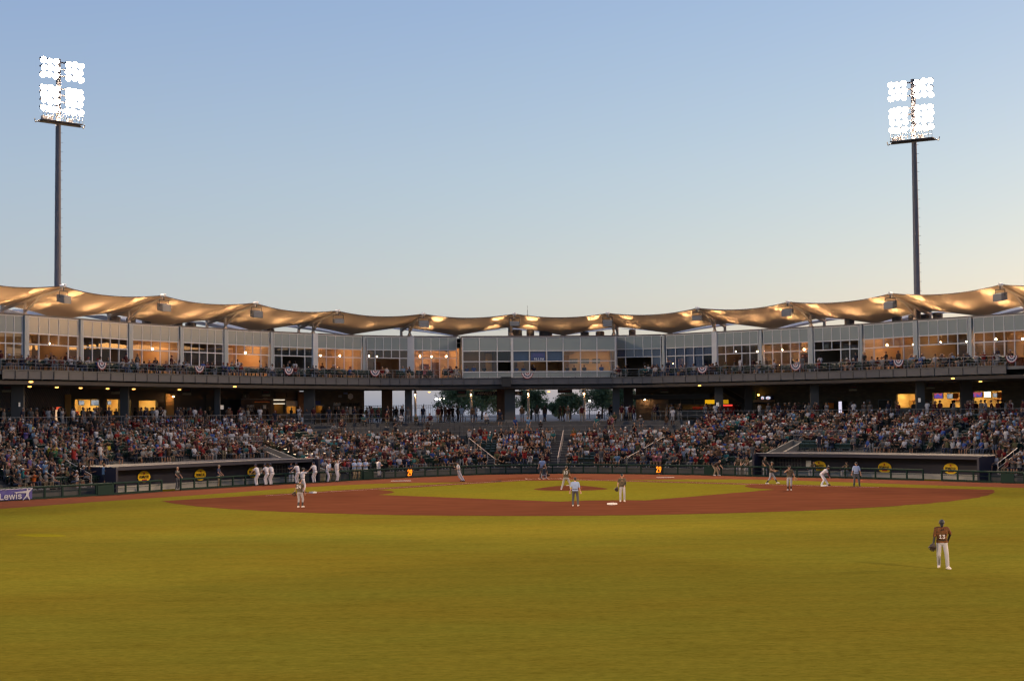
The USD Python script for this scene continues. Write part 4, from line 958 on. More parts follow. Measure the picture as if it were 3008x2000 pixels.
tv(wI, 2744, 2771, 1154, 1171, 'left blue and pink screen in the second booth on the right', .1); tv(wI, 2782, 2800, 1156, 1171, 'grey screen in the second booth on the right', .1, 'grey'); wI.plate('menu_board', 2801, 2816, 1154, 1171, M['orange'], 'orange menu panel in the second booth on the right', 'sign', o=.15)
tv(wI, 2859, 2887, 1151, 1167, 'blue and pink screen in the rightmost booth', .1); tv(wI, 2891, 2912, 1149, 1168, 'dazzling white screen in the rightmost booth', .1, 'bright'); tv(wI, 2917, 2930, 1154, 1167, 'grey screen in the rightmost booth', .1, 'grey'); wI.plate('menu_board', 2930, 2941, 1151, 1170, M['orange'], 'orange menu panel in the rightmost booth', 'sign', o=.15)
for u, v, lab in ((59, 1188, 'small white notice on the far left column'), (652, 1196, 'small white notice right of the slim column'), (2108, 1188, 'small white notice on the column beside the yellow sign'), (2700, 1175, 'small white notice on the column beside the first right booth')):
    w_ = Wall(u - 60, u + 60, -1.4); w_.plate('column_notice', u - 4.5, u + 4.5, v - 6, v + 6, M['whitep'], lab, 'notice', th=.02, o=.06)
# the entrance sign seen through the middle opening
wM = Wall(1380, 1535, 9.6)
t, W, H = wM.plate('entrance_sign', 1392, 1535, 1149, 1161, M['navy'], 'dark entrance sign lettered ARVEST BALLPARK above the open gate', 'sign', th=.3, o=0.)
letters('ARVEST BALLPARK', H * .62, mat('dull_letter', (.25, .25, .26), .6), t, (0, -.16, 0), 0, width=W * .88)
# iron fence of the plaza
def fence(u0, u1, off, top, lab, sp=.28, m='dsteel'):
    w = Wall(u0, u1, off); t = thing('picket_fence', lab, 'fence', (*w.a, CONC_Z), w.rz)
    n = int(w.L / sp)
    mesh('rails', MB().box((w.L / 2, 0, top - .1), (w.L, .05, .05)).box((w.L / 2, 0, top - .36), (w.L, .05, .05)).box((w.L / 2, 0, .15), (w.L, .05, .05)), M[m], t)
    for k in range(n + 1):
        big = k % 9 == 0
        mesh('post' if big else 'picket', MB().box((k * w.L / n, 0, (top + .06 * big) / 2), (.09, .09, top + .12) if big else (.03, .03, top)), M[m], t)
fence(1062, 1345, 24., 2.05, 'black iron picket fence across the openings left of the trees'); fence(1706, 1752, 20., 1.55, 'pale picket fence behind the rightmost white column', .25, 'steel'); fence(1775, 1830, 22., 1.2, 'pale picket gate lower right of the trees', .25, 'steel')

# ---------------------------------------------------------------- trees and street lamps beyond the gate
def tree(u, Y, top_v, w_, label, seed):
    rg = np.random.default_rng(seed)
    P0 = atY(u, 1200, Y); zt = atY(u, top_v, Y)[2]; H = zt - CONC_Z
    t = thing('tree', label, 'tree', (P0[0], P0[1], CONC_Z), 0)
    tr = MB().tube((0, 0, 0), (.1, 0, H * .45), .16, .11, 8).tube((.1, 0, H * .45), (0, .1, H * .9), .11, .03, 7)
    tips = []
    for k in range(16):
        a_ = k * 2.4 + rg.uniform(-.3, .3); z0 = H * (.22 + .045 * k); r_ = w_ * (.5 + .35 * math.sin(math.pi * min(1, (z0 / H))) ) * rg.uniform(.7, 1.1) * (1.25 - z0 / H)
        e_ = np.array([math.cos(a_) * r_, math.sin(a_) * r_, z0 + r_ * rg.uniform(.35, .75)])
        tr.tube((.05, 0, z0), e_, .06, .02, 5); tips.append((e_, r_))
    tips.append((np.array([0, .1, H * .93]), w_ * .3))
    mesh('trunk', tr, M['bark'], t)
    V = []
    for e_, r_ in tips:
        for c in range(9):
            cc = e_ * (1, 1, 1) * 1. + rg.normal(0, .38, 3) * w_ * .5 * np.array([1, 1, .8]); cc[2] = min(max(cc[2], H * .12), H * .99)
            if c < 3: cc = cc * np.array([.5, .5, 1])
            n_ = 46
            pts = cc + rg.normal(0, 1, (n_, 3)) * w_ * np.array([.10, .10, .09]); V.append(pts)
    V = np.vstack(V); n_ = len(V)
    a_ = rg.normal(0, 1, (n_, 3)); a_ /= np.linalg.norm(a_, axis=1)[:, None]; b_ = np.cross(a_, rg.normal(0, 1, (n_, 3))); b_ /= np.linalg.norm(b_, axis=1)[:, None]
    sz = rg.uniform(.07, .15, (n_, 1))
    vv = np.stack([V - a_ * sz * 1.3, V + b_ * sz * .6, V + a_ * sz * 1.3, V - b_ * sz * .6], 1).reshape(-1, 3)
    ff = np.arange(n_ * 4).reshape(-1, 4)
    mesh('crown', (vv, ff), M['leaf'], t)
tree(1345, 213, 1148, 3.2, 'dense dark tree left of the second white column', 1); tree(1415, 222, 1140, 3.0, 'dark tree behind the entrance sign', 2); tree(1462, 228, 1150, 2.8, 'loose dark tree just left of the middle column', 9)
tree(1560, 216, 1152, 2.4, 'pointed tree behind the third white column', 3); tree(1675, 214, 1163, 2.2, 'small loose tree in the right part of the middle opening', 4); tree(1640, 232, 1188, 1.8, 'low shrubby tree left of the small loose one', 5); tree(1768, 220, 1146, 2.7, 'tall dark tree at the right end of the middle opening', 6); tree(1835, 226, 1140, 2.6, 'dark tree seen between the column and the pier on the right', 7)
tree(1885, 219, 1160, 1.7, 'tree top in the small gap left of the stone wall', 8); tree(1105, 215, 1206, 1.6, 'round clipped shrub in the leftmost opening', 10)
for u, v, Y, n_, lab in ((1295, 1172, 236, 3, 'street lamp with three lit heads left of the trees'), (1731, 1177, 240, 1, 'street lamp with one lit head among the right trees')):
    P_ = atY(u, v, Y); t = thing('street_lamp', lab, 'street lamp', (P_[0], P_[1], CONC_Z), 0)
    h = P_[2] - CONC_Z
    mesh('pole', MB().tube((0, 0, 0), (0, 0, h), .10, .07), M['pole'], t)
    for k in range(n_):
        x = (k - (n_ - 1) / 2) * .62
        mesh('arm', MB().tube((0, 0, h - .05), (x, -.2, h + .05), .03), M['pole'], t); mesh('lamp', MB().ball((x, -.25, h), (.22, .22, .1)), M['cool'], t)

# ---------------------------------------------------------------- dugouts
def wq(s, o, z=0.):
    p = wall_pt(s) + wall_n(s) * o; return np.array([*p, z])
for (s0, s1), side, lab in ((DUG_L, 'left', 'long navy dugout on the left with yellow oval signs inside'), (DUG_R, 'right', 'long navy dugout on the right with yellow oval signs inside')):
    t = thing('dugout', lab, 'dugout')
    S = np.linspace(s0, s1, 24)
    back = np.array([bowl(q, tk(q, DUG_ROW) - .01) for q in S]); front = np.array([bowl(q, .9 / np.interp(q, SS, Dd)) for q in S])
    def rib(l0, l1, z0, z1, z0b=None, z1b=None):
        mb = MB(); z0b = z0 if z0b is None else z0b; z1b = z1 if z1b is None else z1b
        for i in range(len(l0) - 1):
            v = [(*l0[i], z0), (*l0[i + 1], z0), (*l1[i + 1], z0b), (*l1[i], z0b), (*l0[i], z1), (*l0[i + 1], z1), (*l1[i + 1], z1b), (*l1[i], z1b)]
            f = [[0, 3, 2, 1], [4, 5, 6, 7], [0, 1, 5, 4], [2, 3, 7, 6]]
            if i == 0: f.append([0, 4, 7, 3])
            if i == len(l0) - 2: f.append([1, 2, 6, 5])
            mb.add(v, f)
        return mb
    mesh('roof', rib(front, back, 1.72, 1.98, 1.72, 2.02), M['navy'], t); mesh('roof_lip', rib(front - (back - front) * .012, front + (back - front) * .05, 1.985, 2.04), M['conc_l'], t)
    inn = back - (back - front) * .52
    mesh('back_wall', rib(inn, inn + (back - front) * .03, .006, 1.715), M['navy'], t)
    mesh('bench', rib(inn - (back - front) * .13, inn - (back - front) * .005, .006, .45), M['conc_l'], t)
    for q in (s0, s1):
        e_ = MB().span(wq(q, .3)[:2], bowl(q, tk(q, DUG_ROW) - .01), .006, 1.97, .2); mesh('end_wall', e_, M['navy'], t)
    for k, (u, v) in enumerate([(421, 1400), (586, 1394), (743, 1386)] if side == 'left' else [(2404, 1368), (2597, 1373), (2791, 1376)]):
        L = LineString([tuple(p) for p in inn]); q = ray_hit(u, L)
        j = int(np.argmin(np.linalg.norm(inn - q, axis=1))); j = min(max(j, 1), len(inn) - 2); d = inn[j + 1] - inn[j - 1]; rz = math.atan2(d[1], d[0]); n = np.array([-d[1], d[0]]) / np.linalg.norm(d)
        z = atY(u, v, q[1])[2]
        sg = thing('oval_sign', 'yellow oval oil sign on the back wall of the %s dugout, %s from the left' % (side, ('first', 'second', 'third')[k]), 'sign', (*(q - n * .06), z), rz)
        ov = affinity.scale(Point(0, 0).buffer(1, 32), .66, .45); g = MB().prism(ov, 0, .04).geo()
        mesh('board', (np.stack([g[0][:, 0], -g[0][:, 2], g[0][:, 1]], 1), g[1]), M['yellow'], sg)
        letters('PENNZOIL', .22, M['blackp'], sg, (0, -.05, 0), 0, width=1.02, slant=.1)
        mesh('red_base', MB().box((.02, -.05, -.24), (.5, .02, .11)), M['redp'], sg); mesh('red_bell', MB().prism(Polygon([(-.1, 0), (.1, 0), (.06, .13), (-.06, .13)]), 0, .01).box((0, 0, 0), (.01, .01, .01)), M['redp'], sg) if False else mesh('red_bell', MB().box((0, -.05, .26), (.16, .02, .12)), M['redp'], sg)
    if side == 'left': gu = [(840, 946)]
    else: gu = [(2225, 2300)]
    # barred window and white notice at the inner end
    L = LineString([tuple(p) for p in inn]); qa, qb = [np.array(L.interpolate(f_, normalized=True).coords[0]) for f_ in ((.87, .98) if side == 'left' else (.02, .13))]
    n = np.array([-(qb - qa)[1], (qb - qa)[0]]) / np.linalg.norm(qb - qa); wb = MB()
    for k in range(9): c = qa + (qb - qa) * k / 8 - n * .05; wb.tube((*c, .75), (*c, 1.5), .018, n=5)
    for z in (.75, 1.12, 1.5): wb.tube((*(qa - n * .05), z), (*(qb - n * .05), z), .018, n=5)
    mesh('barred_window', wb, M['steel'], t)
    q = np.array(L.interpolate(.83 if side == 'left' else .165, normalized=True).coords[0]); mesh('notice', MB().box((*(q - n * .08), 1.05), (.5, .03, .55), math.atan2((qb - qa)[1], (qb - qa)[0])), M['whitep'], t)

# ---------------------------------------------------------------- field rail
RH = .84
def field_rail(ua, ub, label, gates=()):
    s0, s1 = wall_s(ua), wall_s(ub)
    t = thing('field_rail', label, 'railing')
    n = max(2, int(round((s1 - s0) / 1.45))); S = np.linspace(s0, s1, n + 1)
    top = MB(); low = MB()
    for p, q in zip(S[:-1], S[1:]):
        top.tube(wq(p, .05, RH), wq(q, .05, RH), .075, n=8); low.tube(wq(p, .05, .13), wq(q, .05, .13), .03, n=5); low.tube(wq(p, .05, .48), wq(q, .05, .48), .018, n=5)
        low.span(wq(p, .05)[:2], wq(q, .05)[:2], .006, .09, .14)
    mesh('top_rail', top, M['rail'], t); mesh('lower_rail', low, M['rail'], t)
    for k, p in enumerate(S):
        a_ = wall_n(p); mesh('post', MB().box(wq(p, .05, RH / 2), (.12, .1, RH), math.atan2(-a_[0], a_[1])), M['rail'], t)
    for a_, b_ in gates:
        p, q = wall_s(a_), wall_s(b_)
        mesh('gate_panel', MB().span(wq(p, -.03)[:2], wq(q, -.03)[:2], .05, RH - .08, .05), M['rail'], t)
field_rail(-200, 330, 'dark green field rail in front of the left corner seats', [(286, 327)]); field_rail(333, 476, 'short dark green rail before the left end of the left dugout'); field_rail(532, 1062, 'long dark green rail before the left dugout'); field_rail(1066, 1196, 'dark green rail left of the left digital clock', [(1067, 1092)])
field_rail(1212, 1925, 'long dark green backstop rail behind home plate'); field_rail(1947, 2200, 'dark green rail right of the right digital clock', [(2069, 2106)]); field_rail(2203, 2711, 'long dark green rail before the right dugout'); field_rail(2766, 3230, 'dark green rail before the right corner seats', [(2941, 2980)])
for u, lab in ((1203, 'black digital clock showing amber 29 left of home plate'), (1936, 'black digital clock showing amber 29 right of home plate')):
    s_ = wall_s(u); n_ = wall_n(s_); t = thing('digital_clock', lab, 'clock', wq(s_, -.05, .0), math.atan2(-n_[0], n_[1]))
    mesh('case', MB().box((0, .1, .47), (.68, .16, .86)), M['black'], t); letters('29', .52, M['amber'], t, (0, .0, .47), 0, name='digits', width=.5)
    mesh('foot', MB().box((-.2, .1, .02), (.08, .3, .04)).box((.2, .1, .02), (.08, .3, .04)), M['black'], t)
# cloth banner on the left rail
s0, s1 = wall_s(-60), wall_s(93); t = thing('cloth_banner', 'purple cloth banner with white lettering and a leaping star figure at bottom left', 'banner')
S = np.linspace(s0, s1, 30); V = []
for z in np.linspace(.06, .80, 8):
    for i, p in enumerate(S): V.append(wq(p, -.06 - .03 * math.sin(i * 1.3) * (1 if z > .6 else .4), z))
I = np.arange(30 * 7).reshape(7, 30)[:, :-1].ravel(); f = np.stack([I, I + 1, I + 31, I + 30], 1); V = np.array(V); nn = wall_n((s0 + s1) / 2)
V2 = V + np.array([*nn, 0]) * .012
mesh('cloth', (np.vstack([V, V2]), np.vstack([f, f[:, ::-1] + len(V)])), M['purple'], t, smooth=True)
sm_ = wall_s(33); n_ = wall_n(sm_); rz = math.atan2(-n_[0], n_[1])
letters('Lewis', .40, M['bwhite'], t, wq(wall_s(28), -.12, .32), rz, width=1.75)
st = Polygon([(-.30, -.36), (-.04, -.08), (.0, .1), (-.95, .16), (-.95, .20), (.02, .26), (.06, .40), (.14, .40), (.16, .27), (.5, .46), (.52, .42), (.2, .12), (.18, -.04), (.30, -.36), (.24, -.38), (.06, -.12), (-.25, -.38)])
g = MB().prism(st, 0, .02).geo(); mesh('star_figure', (rotz(np.stack([g[0][:, 0], -g[0][:, 2], g[0][:, 1]], 1), rz) + wq(wall_s(74), -.12, .38), g[1]), M['bwhite'], t)
tp = MB(); 
for i in range(29): tp.tube(wq(S[i], -.07, .80 + .012 * math.sin(i * 2.1)), wq(S[i + 1], -.07, .80 + .012 * math.sin((i + 1) * 2.1)), .03, n=6)
mesh('hem', tp, M['bwhite'], t)

# bunting on the balcony
def bunting(u, lab):
    q = ray_hit(u, LineString(offset(FACX, -3.3))); L = FACX[-1]
    j = int(np.argmin(np.linalg.norm(FAC - q, axis=1))); j = min(max(j, 1), len(FAC) - 2); d = FAC[j + 1] - FAC[j - 1]
    top = 10.24 if not 1350 < u < 1802 else 9.95
    t = thing('bunting', lab, 'bunting', (*q, top), math.atan2(d[1], d[0]), group=None)
    R = [(.0, .085, 'bwhite'), (.085, .18, 'bred'), (.18, .31, 'bwhite'), (.31, .45, 'bblue'), (.45, .57, 'bwhite'), (.57, .64, 'bred')]
    A_ = np.linspace(math.pi, 2 * math.pi, 25)
    for r0, r1, m_ in R:
        V = []
        for r_ in (r0, r1):
            for k, a_ in enumerate(A_):
                y = -.05 - .05 * math.cos(k * math.pi * .75) * r_
                V.append((r_ * math.cos(a_), y, r_ * math.sin(a_) * 1.0))
        V = np.array(V); I = np.arange(24); f = np.stack([I, I + 1, I + 26, I + 25], 1)
        mesh('%s_band' % {'bwhite': 'white', 'bred': 'red', 'bblue': 'blue'}[m_], (np.vstack([V, V + [0, .006, 0]]), np.vstack([f, f[:, ::-1] + len(V)])), M[m_], t)
    for k in range(5):
        a_ = math.pi + math.pi * (k + .5) / 5; stp = Polygon([((.05 if j_ % 2 == 0 else .02) * math.cos(j_ * math.pi / 5), (.05 if j_ % 2 == 0 else .02) * math.sin(j_ * math.pi / 5)) for j_ in range(10)])
        g = MB().prism(stp, 0, .004).geo(); mesh('star', np.stack([g[0][:, 0] + .38 * math.cos(a_), -g[0][:, 2] - .115, g[0][:, 1] + .38 * math.sin(a_)], 1) if False else (np.stack([g[0][:, 0] + .38 * math.cos(a_), -g[0][:, 2] - .115, g[0][:, 1] + .38 * math.sin(a_)], 1), g[1]), M['bwhite'], t)
for u, lab in [(298, 'leftmost half round red, white and blue bunting on the balcony'), (585, 'second bunting from the left on the balcony rail'), (848, 'third bunting from the left on the balcony rail'), (1102, 'fourth bunting from the left, left of the press box'),
               (1550, 'half round bunting hung under the press box'), (2065, 'bunting right of the press box below the blue shuttered suites'), (2340, 'third bunting from the right on the balcony rail'), (2643, 'second bunting from the right on the balcony rail'), (2976, 'rightmost half round bunting on the balcony rail')]: bunting(u, lab)
# televisions and pictures in the suites
for i, s, o, z, w_, h_, lab in [(1, 2.3, 4.85, 11.1, 1.0, 1.25, 'dark red cabinet screen on the wall of the brightest left suite'), (3, 2.2, 4.85, 11.0, 1.0, 1.2, 'dark red screen in the second lit suite from the left'), (14, 2.2, 4.85, 11.1, 1.1, .9, 'dark screen in the lit suite right of the dim ones'), (16, 3.2, 4.85, 11.0, 1.1, 1.1, 'dark red screen in the orange suite left of the right light tower'), (18, 2.6, 4.85, 11.0, 1.1, 1.1, 'dark red screen in the rightmost suite'), (5, 3.0, 4.85, 11.2, 1.0, .7, 'dark picture in the lit suite under the third bunting'), (9, 2.4, 4.85, 10.9, .9, .6, 'row end picture in the lit suite left of the press box')]:
    a, b, d, n, L = bayframe(i); c = a + d * s + n * o
    t = thing('television', lab, 'television', (*c, z), math.atan2(d[1], d[0])); mesh('case', MB().box((0, 0, 0), (w_, .1, h_)), M['black'], t); mesh('screen', MB().box((0, -.055, 0), (w_ * .92, .012, h_ * .88)), mat('dark_red_screen_%d' % i, (.10, .02, .012), .3), t)
a, b, d, n, L = bayframe(7); t = thing('wall_lettering', 'dark capitals on the back wall of the pinkish suite', 'lettering', (*(a + d * 1.9 + n * 4.9), 11.0), math.atan2(d[1], d[0])); letters('ARVEST', .5, mat('grey_letter', (.2, .14, .11), .6), t, (0, -.08, 0), 0, width=2.2)

# ---------------------------------------------------------------- floodlight towers
def tower(label, loc, yaw, H, lens='lamp'):
    t = thing('floodlight_tower', label, 'light tower', loc, yaw)
    mesh('pole', MB().tube((0, 0, 0), (0, 0, H * .55), .36, .29, 14).tube((0, 0, H * .55), (0, 0, H), .29, .22, 14), M['pole'], t)
    ladder = MB()
    for z in np.arange(9, H - 6, .9): ladder.tube((.22, 0, z), (.48, 0, z), .018, n=5)
    mesh('step_bolts', ladder, M['pole'], t)
    zc = H - 6.1
    cat_ = MB().box((0, -.55, zc), (4.3, .7, .08)).box((0, -.2, zc - .12), (4.5, .12, .16)); mesh('catwalk', cat_, M['dsteel'], t)
    rl = MB()
    for y in (-.88,):
        for z in (.35, .7, 1.05): rl.tube((-2.1, y, zc + z), (2.1, y, zc + z), .02, n=5)
        for x in np.linspace(-2.1, 2.1, 13): rl.tube((x, y, zc), (x, y, zc + 1.05), .02, n=5)
    for x in (-2.1, 2.1):
        rl.tube((x, -.88, zc + 1.05), (x, -.2, zc + 1.05), .02, n=5)
        rl.tube((x, -.3, zc - .05), (x * 1.22, -.3, zc - .25), .05, n=5).tube((x * 1.22, -.3, zc - .25), (x * 1.26, -.3, zc + .1), .05, n=5)
    mesh('catwalk_railing', rl, M['dsteel'], t)
    for bx, bh in ((-1.2, .5), (.9, .42), (-1.8, .36)): mesh('ballast_box', MB().box((bx, -.5, zc + .04 + bh / 2), (.42, .4, bh)), M['pole'], t)
    rows = [zc + 5.75, zc + 5.1, zc + 4.45, zc + 3.2, zc + 2.6, zc + 1.95, zc + 1.25]
    for j, z in enumerate(rows):
        mesh('crossarm', MB().box((0, -.3, z), (4.3, .12, .12)), M['pole'], t)
        for x in (-1.95, -1.3, -.65, .65, 1.3, 1.95):
            c = np.array([x + .06 * math.sin(j * 3 + x), -.55, z - .05 + .05 * math.sin(x * 5 + j)]); tl = .46 + .02 * j + .12 * math.sin(x * 13 + j * 7)
            ax = np.array([.10 * math.sin(x * 9 + j * 5), -math.cos(tl), -math.sin(tl)]); ax /= np.linalg.norm(ax)
            lamp = mesh('lamp', MB().tube(c + ax * -.12, c + ax * .22, .10, .32, 10, cap=False).tube(c - ax * .34, c - ax * .12, .13, .13, 8).tube((x, -.3, z), c - ax * .1, .03, n=5), M['steel'], t)
            e1 = np.cross(ax, [0, 0, 1.]); e1 /= np.linalg.norm(e1); e2 = np.cross(ax, e1)
            # a dome lens so that the lamp also glows when seen from the side
            R_ = []; 
            for q_, rr in ((.21, .265), (.27, .18)):
                R_ += [c + ax * q_ + (e1 * math.cos(a_) + e2 * math.sin(a_)) * rr for a_ in np.linspace(0, 2 * np.pi, 10, endpoint=False)]
            R_.append(c + ax * .32); I = np.arange(10); J = (I + 1) % 10
            f = np.vstack([np.stack([I, J, I + 10], 1), np.stack([J, J + 10, I + 10], 1), np.stack([I + 10, J + 10, np.full(10, 20)], 1)])
            v = np.array(R_); fn = np.cross(v[f[0, 1]] - v[f[0, 0]], v[f[0, 2]] - v[f[0, 0]])
            if fn @ (v[f[0]].mean(0) - c) < 0: f = f[:, ::-1]
            mesh('lens', (v, f), M[lens], lamp)
    return t
def tower_px(u, v_cat, Y, label):
    P_ = atY(u, v_cat, Y); H = P_[2] - CONC_Z + 6.1
    p = np.array([P_[0], P_[1]]); return p, H
pL, HL = tower_px(171, 362, 150., ''); pR, HR = tower_px(2685, 414, 156., '')
FOCUS = HOME + CV * 34
TL = tower('tall floodlight tower behind the stand at left, its lamps blazing', (*pL, CONC_Z), yaw_to(pL, FOCUS) + math.pi, HL)
TR = tower('tall floodlight tower behind the stand at right, its lamps blazing', (*pR, CONC_Z), yaw_to(pR, FOCUS) + math.pi, HR)
SPOTP = 45000.
for (x, y), lab, aims in (((-86, 66), 'floodlight tower beyond the first base line, outside the picture', (((6, 96), 14, 1.), ((-6, 58), 19, .8))), ((96, 78), 'floodlight tower beyond the third base line, outside the picture', (((2, 98), 14, 1.), ((10, 56), 19, .8))),
                          ((-62, -14), 'floodlight tower behind right field, outside the picture', (((-4, 84), 9, .9), ((-2, 40), 19, .6))), ((70, -8), 'floodlight tower behind left field, outside the picture', (((6, 84), 9, .9), ((8, 40), 19, .6)))):
    H = 40.; t = tower(lab, (x, y, 0), yaw_to((x, y), FOCUS) + math.pi, H, 'lamp_far')
    tx = stage.GetPrimAtPath('/World/' + t.GetName())
    for k, (aim, half, pw) in enumerate(aims):
        # the lights hang in front of the lamp racks; given in world axes by undoing the tower's own turn
        hd = np.array([aim[0] - x, aim[1] - y], float); hd /= np.linalg.norm(hd); yw = yaw_to((x, y), FOCUS) + math.pi
        src = np.array([*(hd * 1.6), H - 2.5 - 1.5 * k]); tgt = np.array([aim[0] - x, aim[1] - y, 0.])
        spot(t, 'beam', rotz(src, -yw), rotz(tgt, -yw), half, SPOTP * pw)
# ---------------------------------------------------------------- people
def ball_(p, r, n=8): return m3.Manifold.sphere(float(r), n).translate(tuple(map(float, p)))
def bone(a, b, ra, rb, n=8): return m3.Manifold.batch_hull([ball_(a, ra, n), ball_(b, rb, n)])
def hullb(pts, n=8): return m3.Manifold.batch_hull([ball_(p, r, n) for p, r in pts])
def ik(a, b, l1, l2, pole):
    a, b, pole = np.array(a, float), np.array(b, float), np.array(pole, float)
    d = b - a; L = np.linalg.norm(d)
    if L > (l1 + l2) * .999: b = a + d / L * (l1 + l2) * .999; d = b - a; L = np.linalg.norm(d)
    x = (l1 * l1 - l2 * l2 + L * L) / (2 * L); h = math.sqrt(max(0, l1 * l1 - x * x)); u = d / L
    p = pole - u * (pole @ u); p = p / (np.linalg.norm(p) + 1e-9)
    return a + u * x + p * h, b
def joints(hip=(0, 0, .95), lean=(0, .02, 1.), feet=((-.13, 0, 0), (.13, .02, 0)), toes=((-.15, 1), (.15, 1)), hands=((-.28, .08, .80), (.28, .08, .80)), look=(0, 1., -.05), roll=0., pole_l=None, knee=(0, 1, 0), epole=None, shw=.185):
    J = {}; hip = np.array(hip, float); up = np.array(lean, float); up /= np.linalg.norm(up)
    side = np.array([1., 0, 0]); side = side - up * (side @ up); side /= np.linalg.norm(side); fwd = np.cross(up, side)
    J['up'], J['side'], J['fwd'] = up, side, fwd
    J['hip'] = hip; J['waist'] = hip + up * .17; J['chest'] = hip + up * .36; J['neck'] = hip + up * .53
    lk = np.array(look, float); lk /= np.linalg.norm(lk); J['look'] = lk
    J['head'] = J['neck'] + up * .09 + lk * .03 + np.array([0, 0, .075])
    for i, s in enumerate((-1, 1)):
        J['sh%d' % i] = hip + up * .475 + side * s * shw
        pe = epole[i] if epole else (s * .5, -1, -.25)
        J['el%d' % i], J['wr%d' % i] = ik(J['sh%d' % i], hands[i], .285, .26, pe)
        J['hp%d' % i] = hip + side * s * .095 - up * .02
        an = np.array(feet[i], float) + [0, 0, .085]
        J['kn%d' % i], J['an%d' % i] = ik(J['hp%d' % i], an, .445, .43, np.array(knee, float) + np.array([s * .15, 0, 0]))
        t = np.array([toes[i][0], toes[i][1]], float); t /= np.linalg.norm(t); J['toe%d' % i] = J['an%d' % i] + np.array([t[0] * .17, t[1] * .17, -.05]); J['heel%d' % i] = J['an%d' % i] + np.array([-t[0] * .05, -t[1] * .05, -.05])
    return J
def torso(J, g, n=8):
    u, s, f = J['up'], J['side'], J['fwd']
    P = lambda c, w, r: [(J[c] + s * w, r + g), (J[c] - s * w, r + g)]
    return [hullb(P('hip', .075, .108) + P('waist', .055, .105), n), hullb(P('waist', .055, .105) + P('chest', .085, .118), n), hullb(P('chest', .085, .118) + [(J['sh0'] + s * .035, .062 + g), (J['sh1'] - s * .035, .062 + g)], n)]
def head_(J, n=10):
    h, l = J['head'], J['look']; sd = np.cross(l, [0, 0, 1.]); sd /= np.linalg.norm(sd); upv = np.cross(sd, l)
    sk = hullb([(h + upv * .035 - l * .015, .088), (h + upv * .045 + l * .02, .08), (h - upv * .055 + l * .045, .045), (h - upv * .03 + sd * .03 + l * .02, .05), (h - upv * .03 - sd * .03 + l * .02, .05)], n)
    nose = hullb([(h + l * .095 - upv * .01, .013), (h + l * .085 + upv * .02, .01), (h + l * .105 - upv * .02, .012)], 6)
    ears = [ball_(h + sd * s * .088 - upv * .005 - l * .01, .022, 6) for s in (-1, 1)]
    return [sk, nose] + ears, sd, upv
def hand_(J, i, n=6, fingers=True):
    w, e = J['wr%d' % i], J['el%d' % i]; d = w - e; d /= np.linalg.norm(d)
    a = np.cross(d, [0, 1., 0] if abs(d[1]) < .8 else [1., 0, 0]); a /= np.linalg.norm(a); b = np.cross(d, a)
    c = w + d * .05
    if not fingers: return [hullb([(w, .03), (c + d * .03, .036), (c + d * .09 + b * .02, .022)], n)]
    out = [hullb([(w + a * .012, .026), (w - a * .012, .026), (c + a * .03 + d * .04, .016), (c - a * .03 + d * .04, .016)], n)]
    for k, (o, L) in enumerate(((.032, .062), (.011, .074), (-.011, .068), (-.032, .05))):
        p0 = c + d * .035 + a * o; p1 = p0 + d * L * .55 + b * .012; p2 = p1 + d * L * .35 + b * .026
        out += [bone(p0, p1, .0105, .0095, 5), bone(p1, p2, .0095, .008, 5)]
    t0 = c + a * .03 - d * .01; t1 = t0 + a * .03 + d * .03 + b * .01; out += [bone(t0, t1, .0125, .0105, 5), bone(t1, t1 + d * .03 + b * .012, .0105, .009, 5)]
    return out
def U(parts): return m3.Manifold.batch_boolean(parts, m3.OpType.Add)
SKINS = [mat('skin_%d' % i, c, .55) for i, c in enumerate([(.46, .25, .16), (.52, .31, .21), (.30, .155, .095), (.12, .06, .038)])]
CAMO = usdkit.material(stage, '/World/Looks/camo_cloth', {'g': ('texture_coordinate', {}), 'n': ('noise_texture', dict(scale=7., detail=2., roughness=.6)),
    'r': ('rgb_ramp', {'ramp': [(.36, (.035, .028, .02)), (.46, (.12, .085, .045)), (.54, (.06, .055, .03)), (.64, (.20, .12, .07))]}), 'p': ('principled_bsdf', dict(roughness=.85))}, [('g.object', 'n.vector'), ('n.fac', 'r.fac'), ('r.color', 'p.base_color')], surface='p.BSDF')
CL = {'camo': CAMO, 'camo2': usdkit.material(stage, '/World/Looks/rust_camo_cloth', {'g': ('texture_coordinate', {}), 'n': ('noise_texture', dict(scale=6., detail=2., roughness=.6)),
    'r': ('rgb_ramp', {'ramp': [(.34, (.02, .014, .01)), (.45, (.16, .06, .022)), (.54, (.07, .045, .02)), (.64, (.32, .10, .04))]}), 'p': ('principled_bsdf', dict(roughness=.9, specular_ior_level=.2))}, [('g.object', 'n.vector'), ('n.fac', 'r.fac'), ('r.color', 'p.base_color')], surface='p.BSDF')}
for k, c in dict(grey=(.36, .34, .35), white=(.66, .63, .65), black=(.012, .012, .014), navy=(.02, .025, .06), skyblue=(.28, .36, .55), ltblue=(.33, .42, .62), slate=(.07, .07, .08), khaki=(.35, .26, .16), red=(.42, .03, .03), maroon=(.13, .02, .03), leather=(.035, .022, .02), tanleather=(.42, .22, .09), wshoe=(.7, .62, .56), dkbrown=(.05, .03, .02), blond=(.35, .22, .10), neon=(.55, .75, .03), teal=(.05, .25, .30), yellow=(.7, .55, .03)).items():
    CL[k] = mat('cloth_' + k, c, .8 if k not in ('black', 'leather', 'wshoe') else .5, .06, 14.)
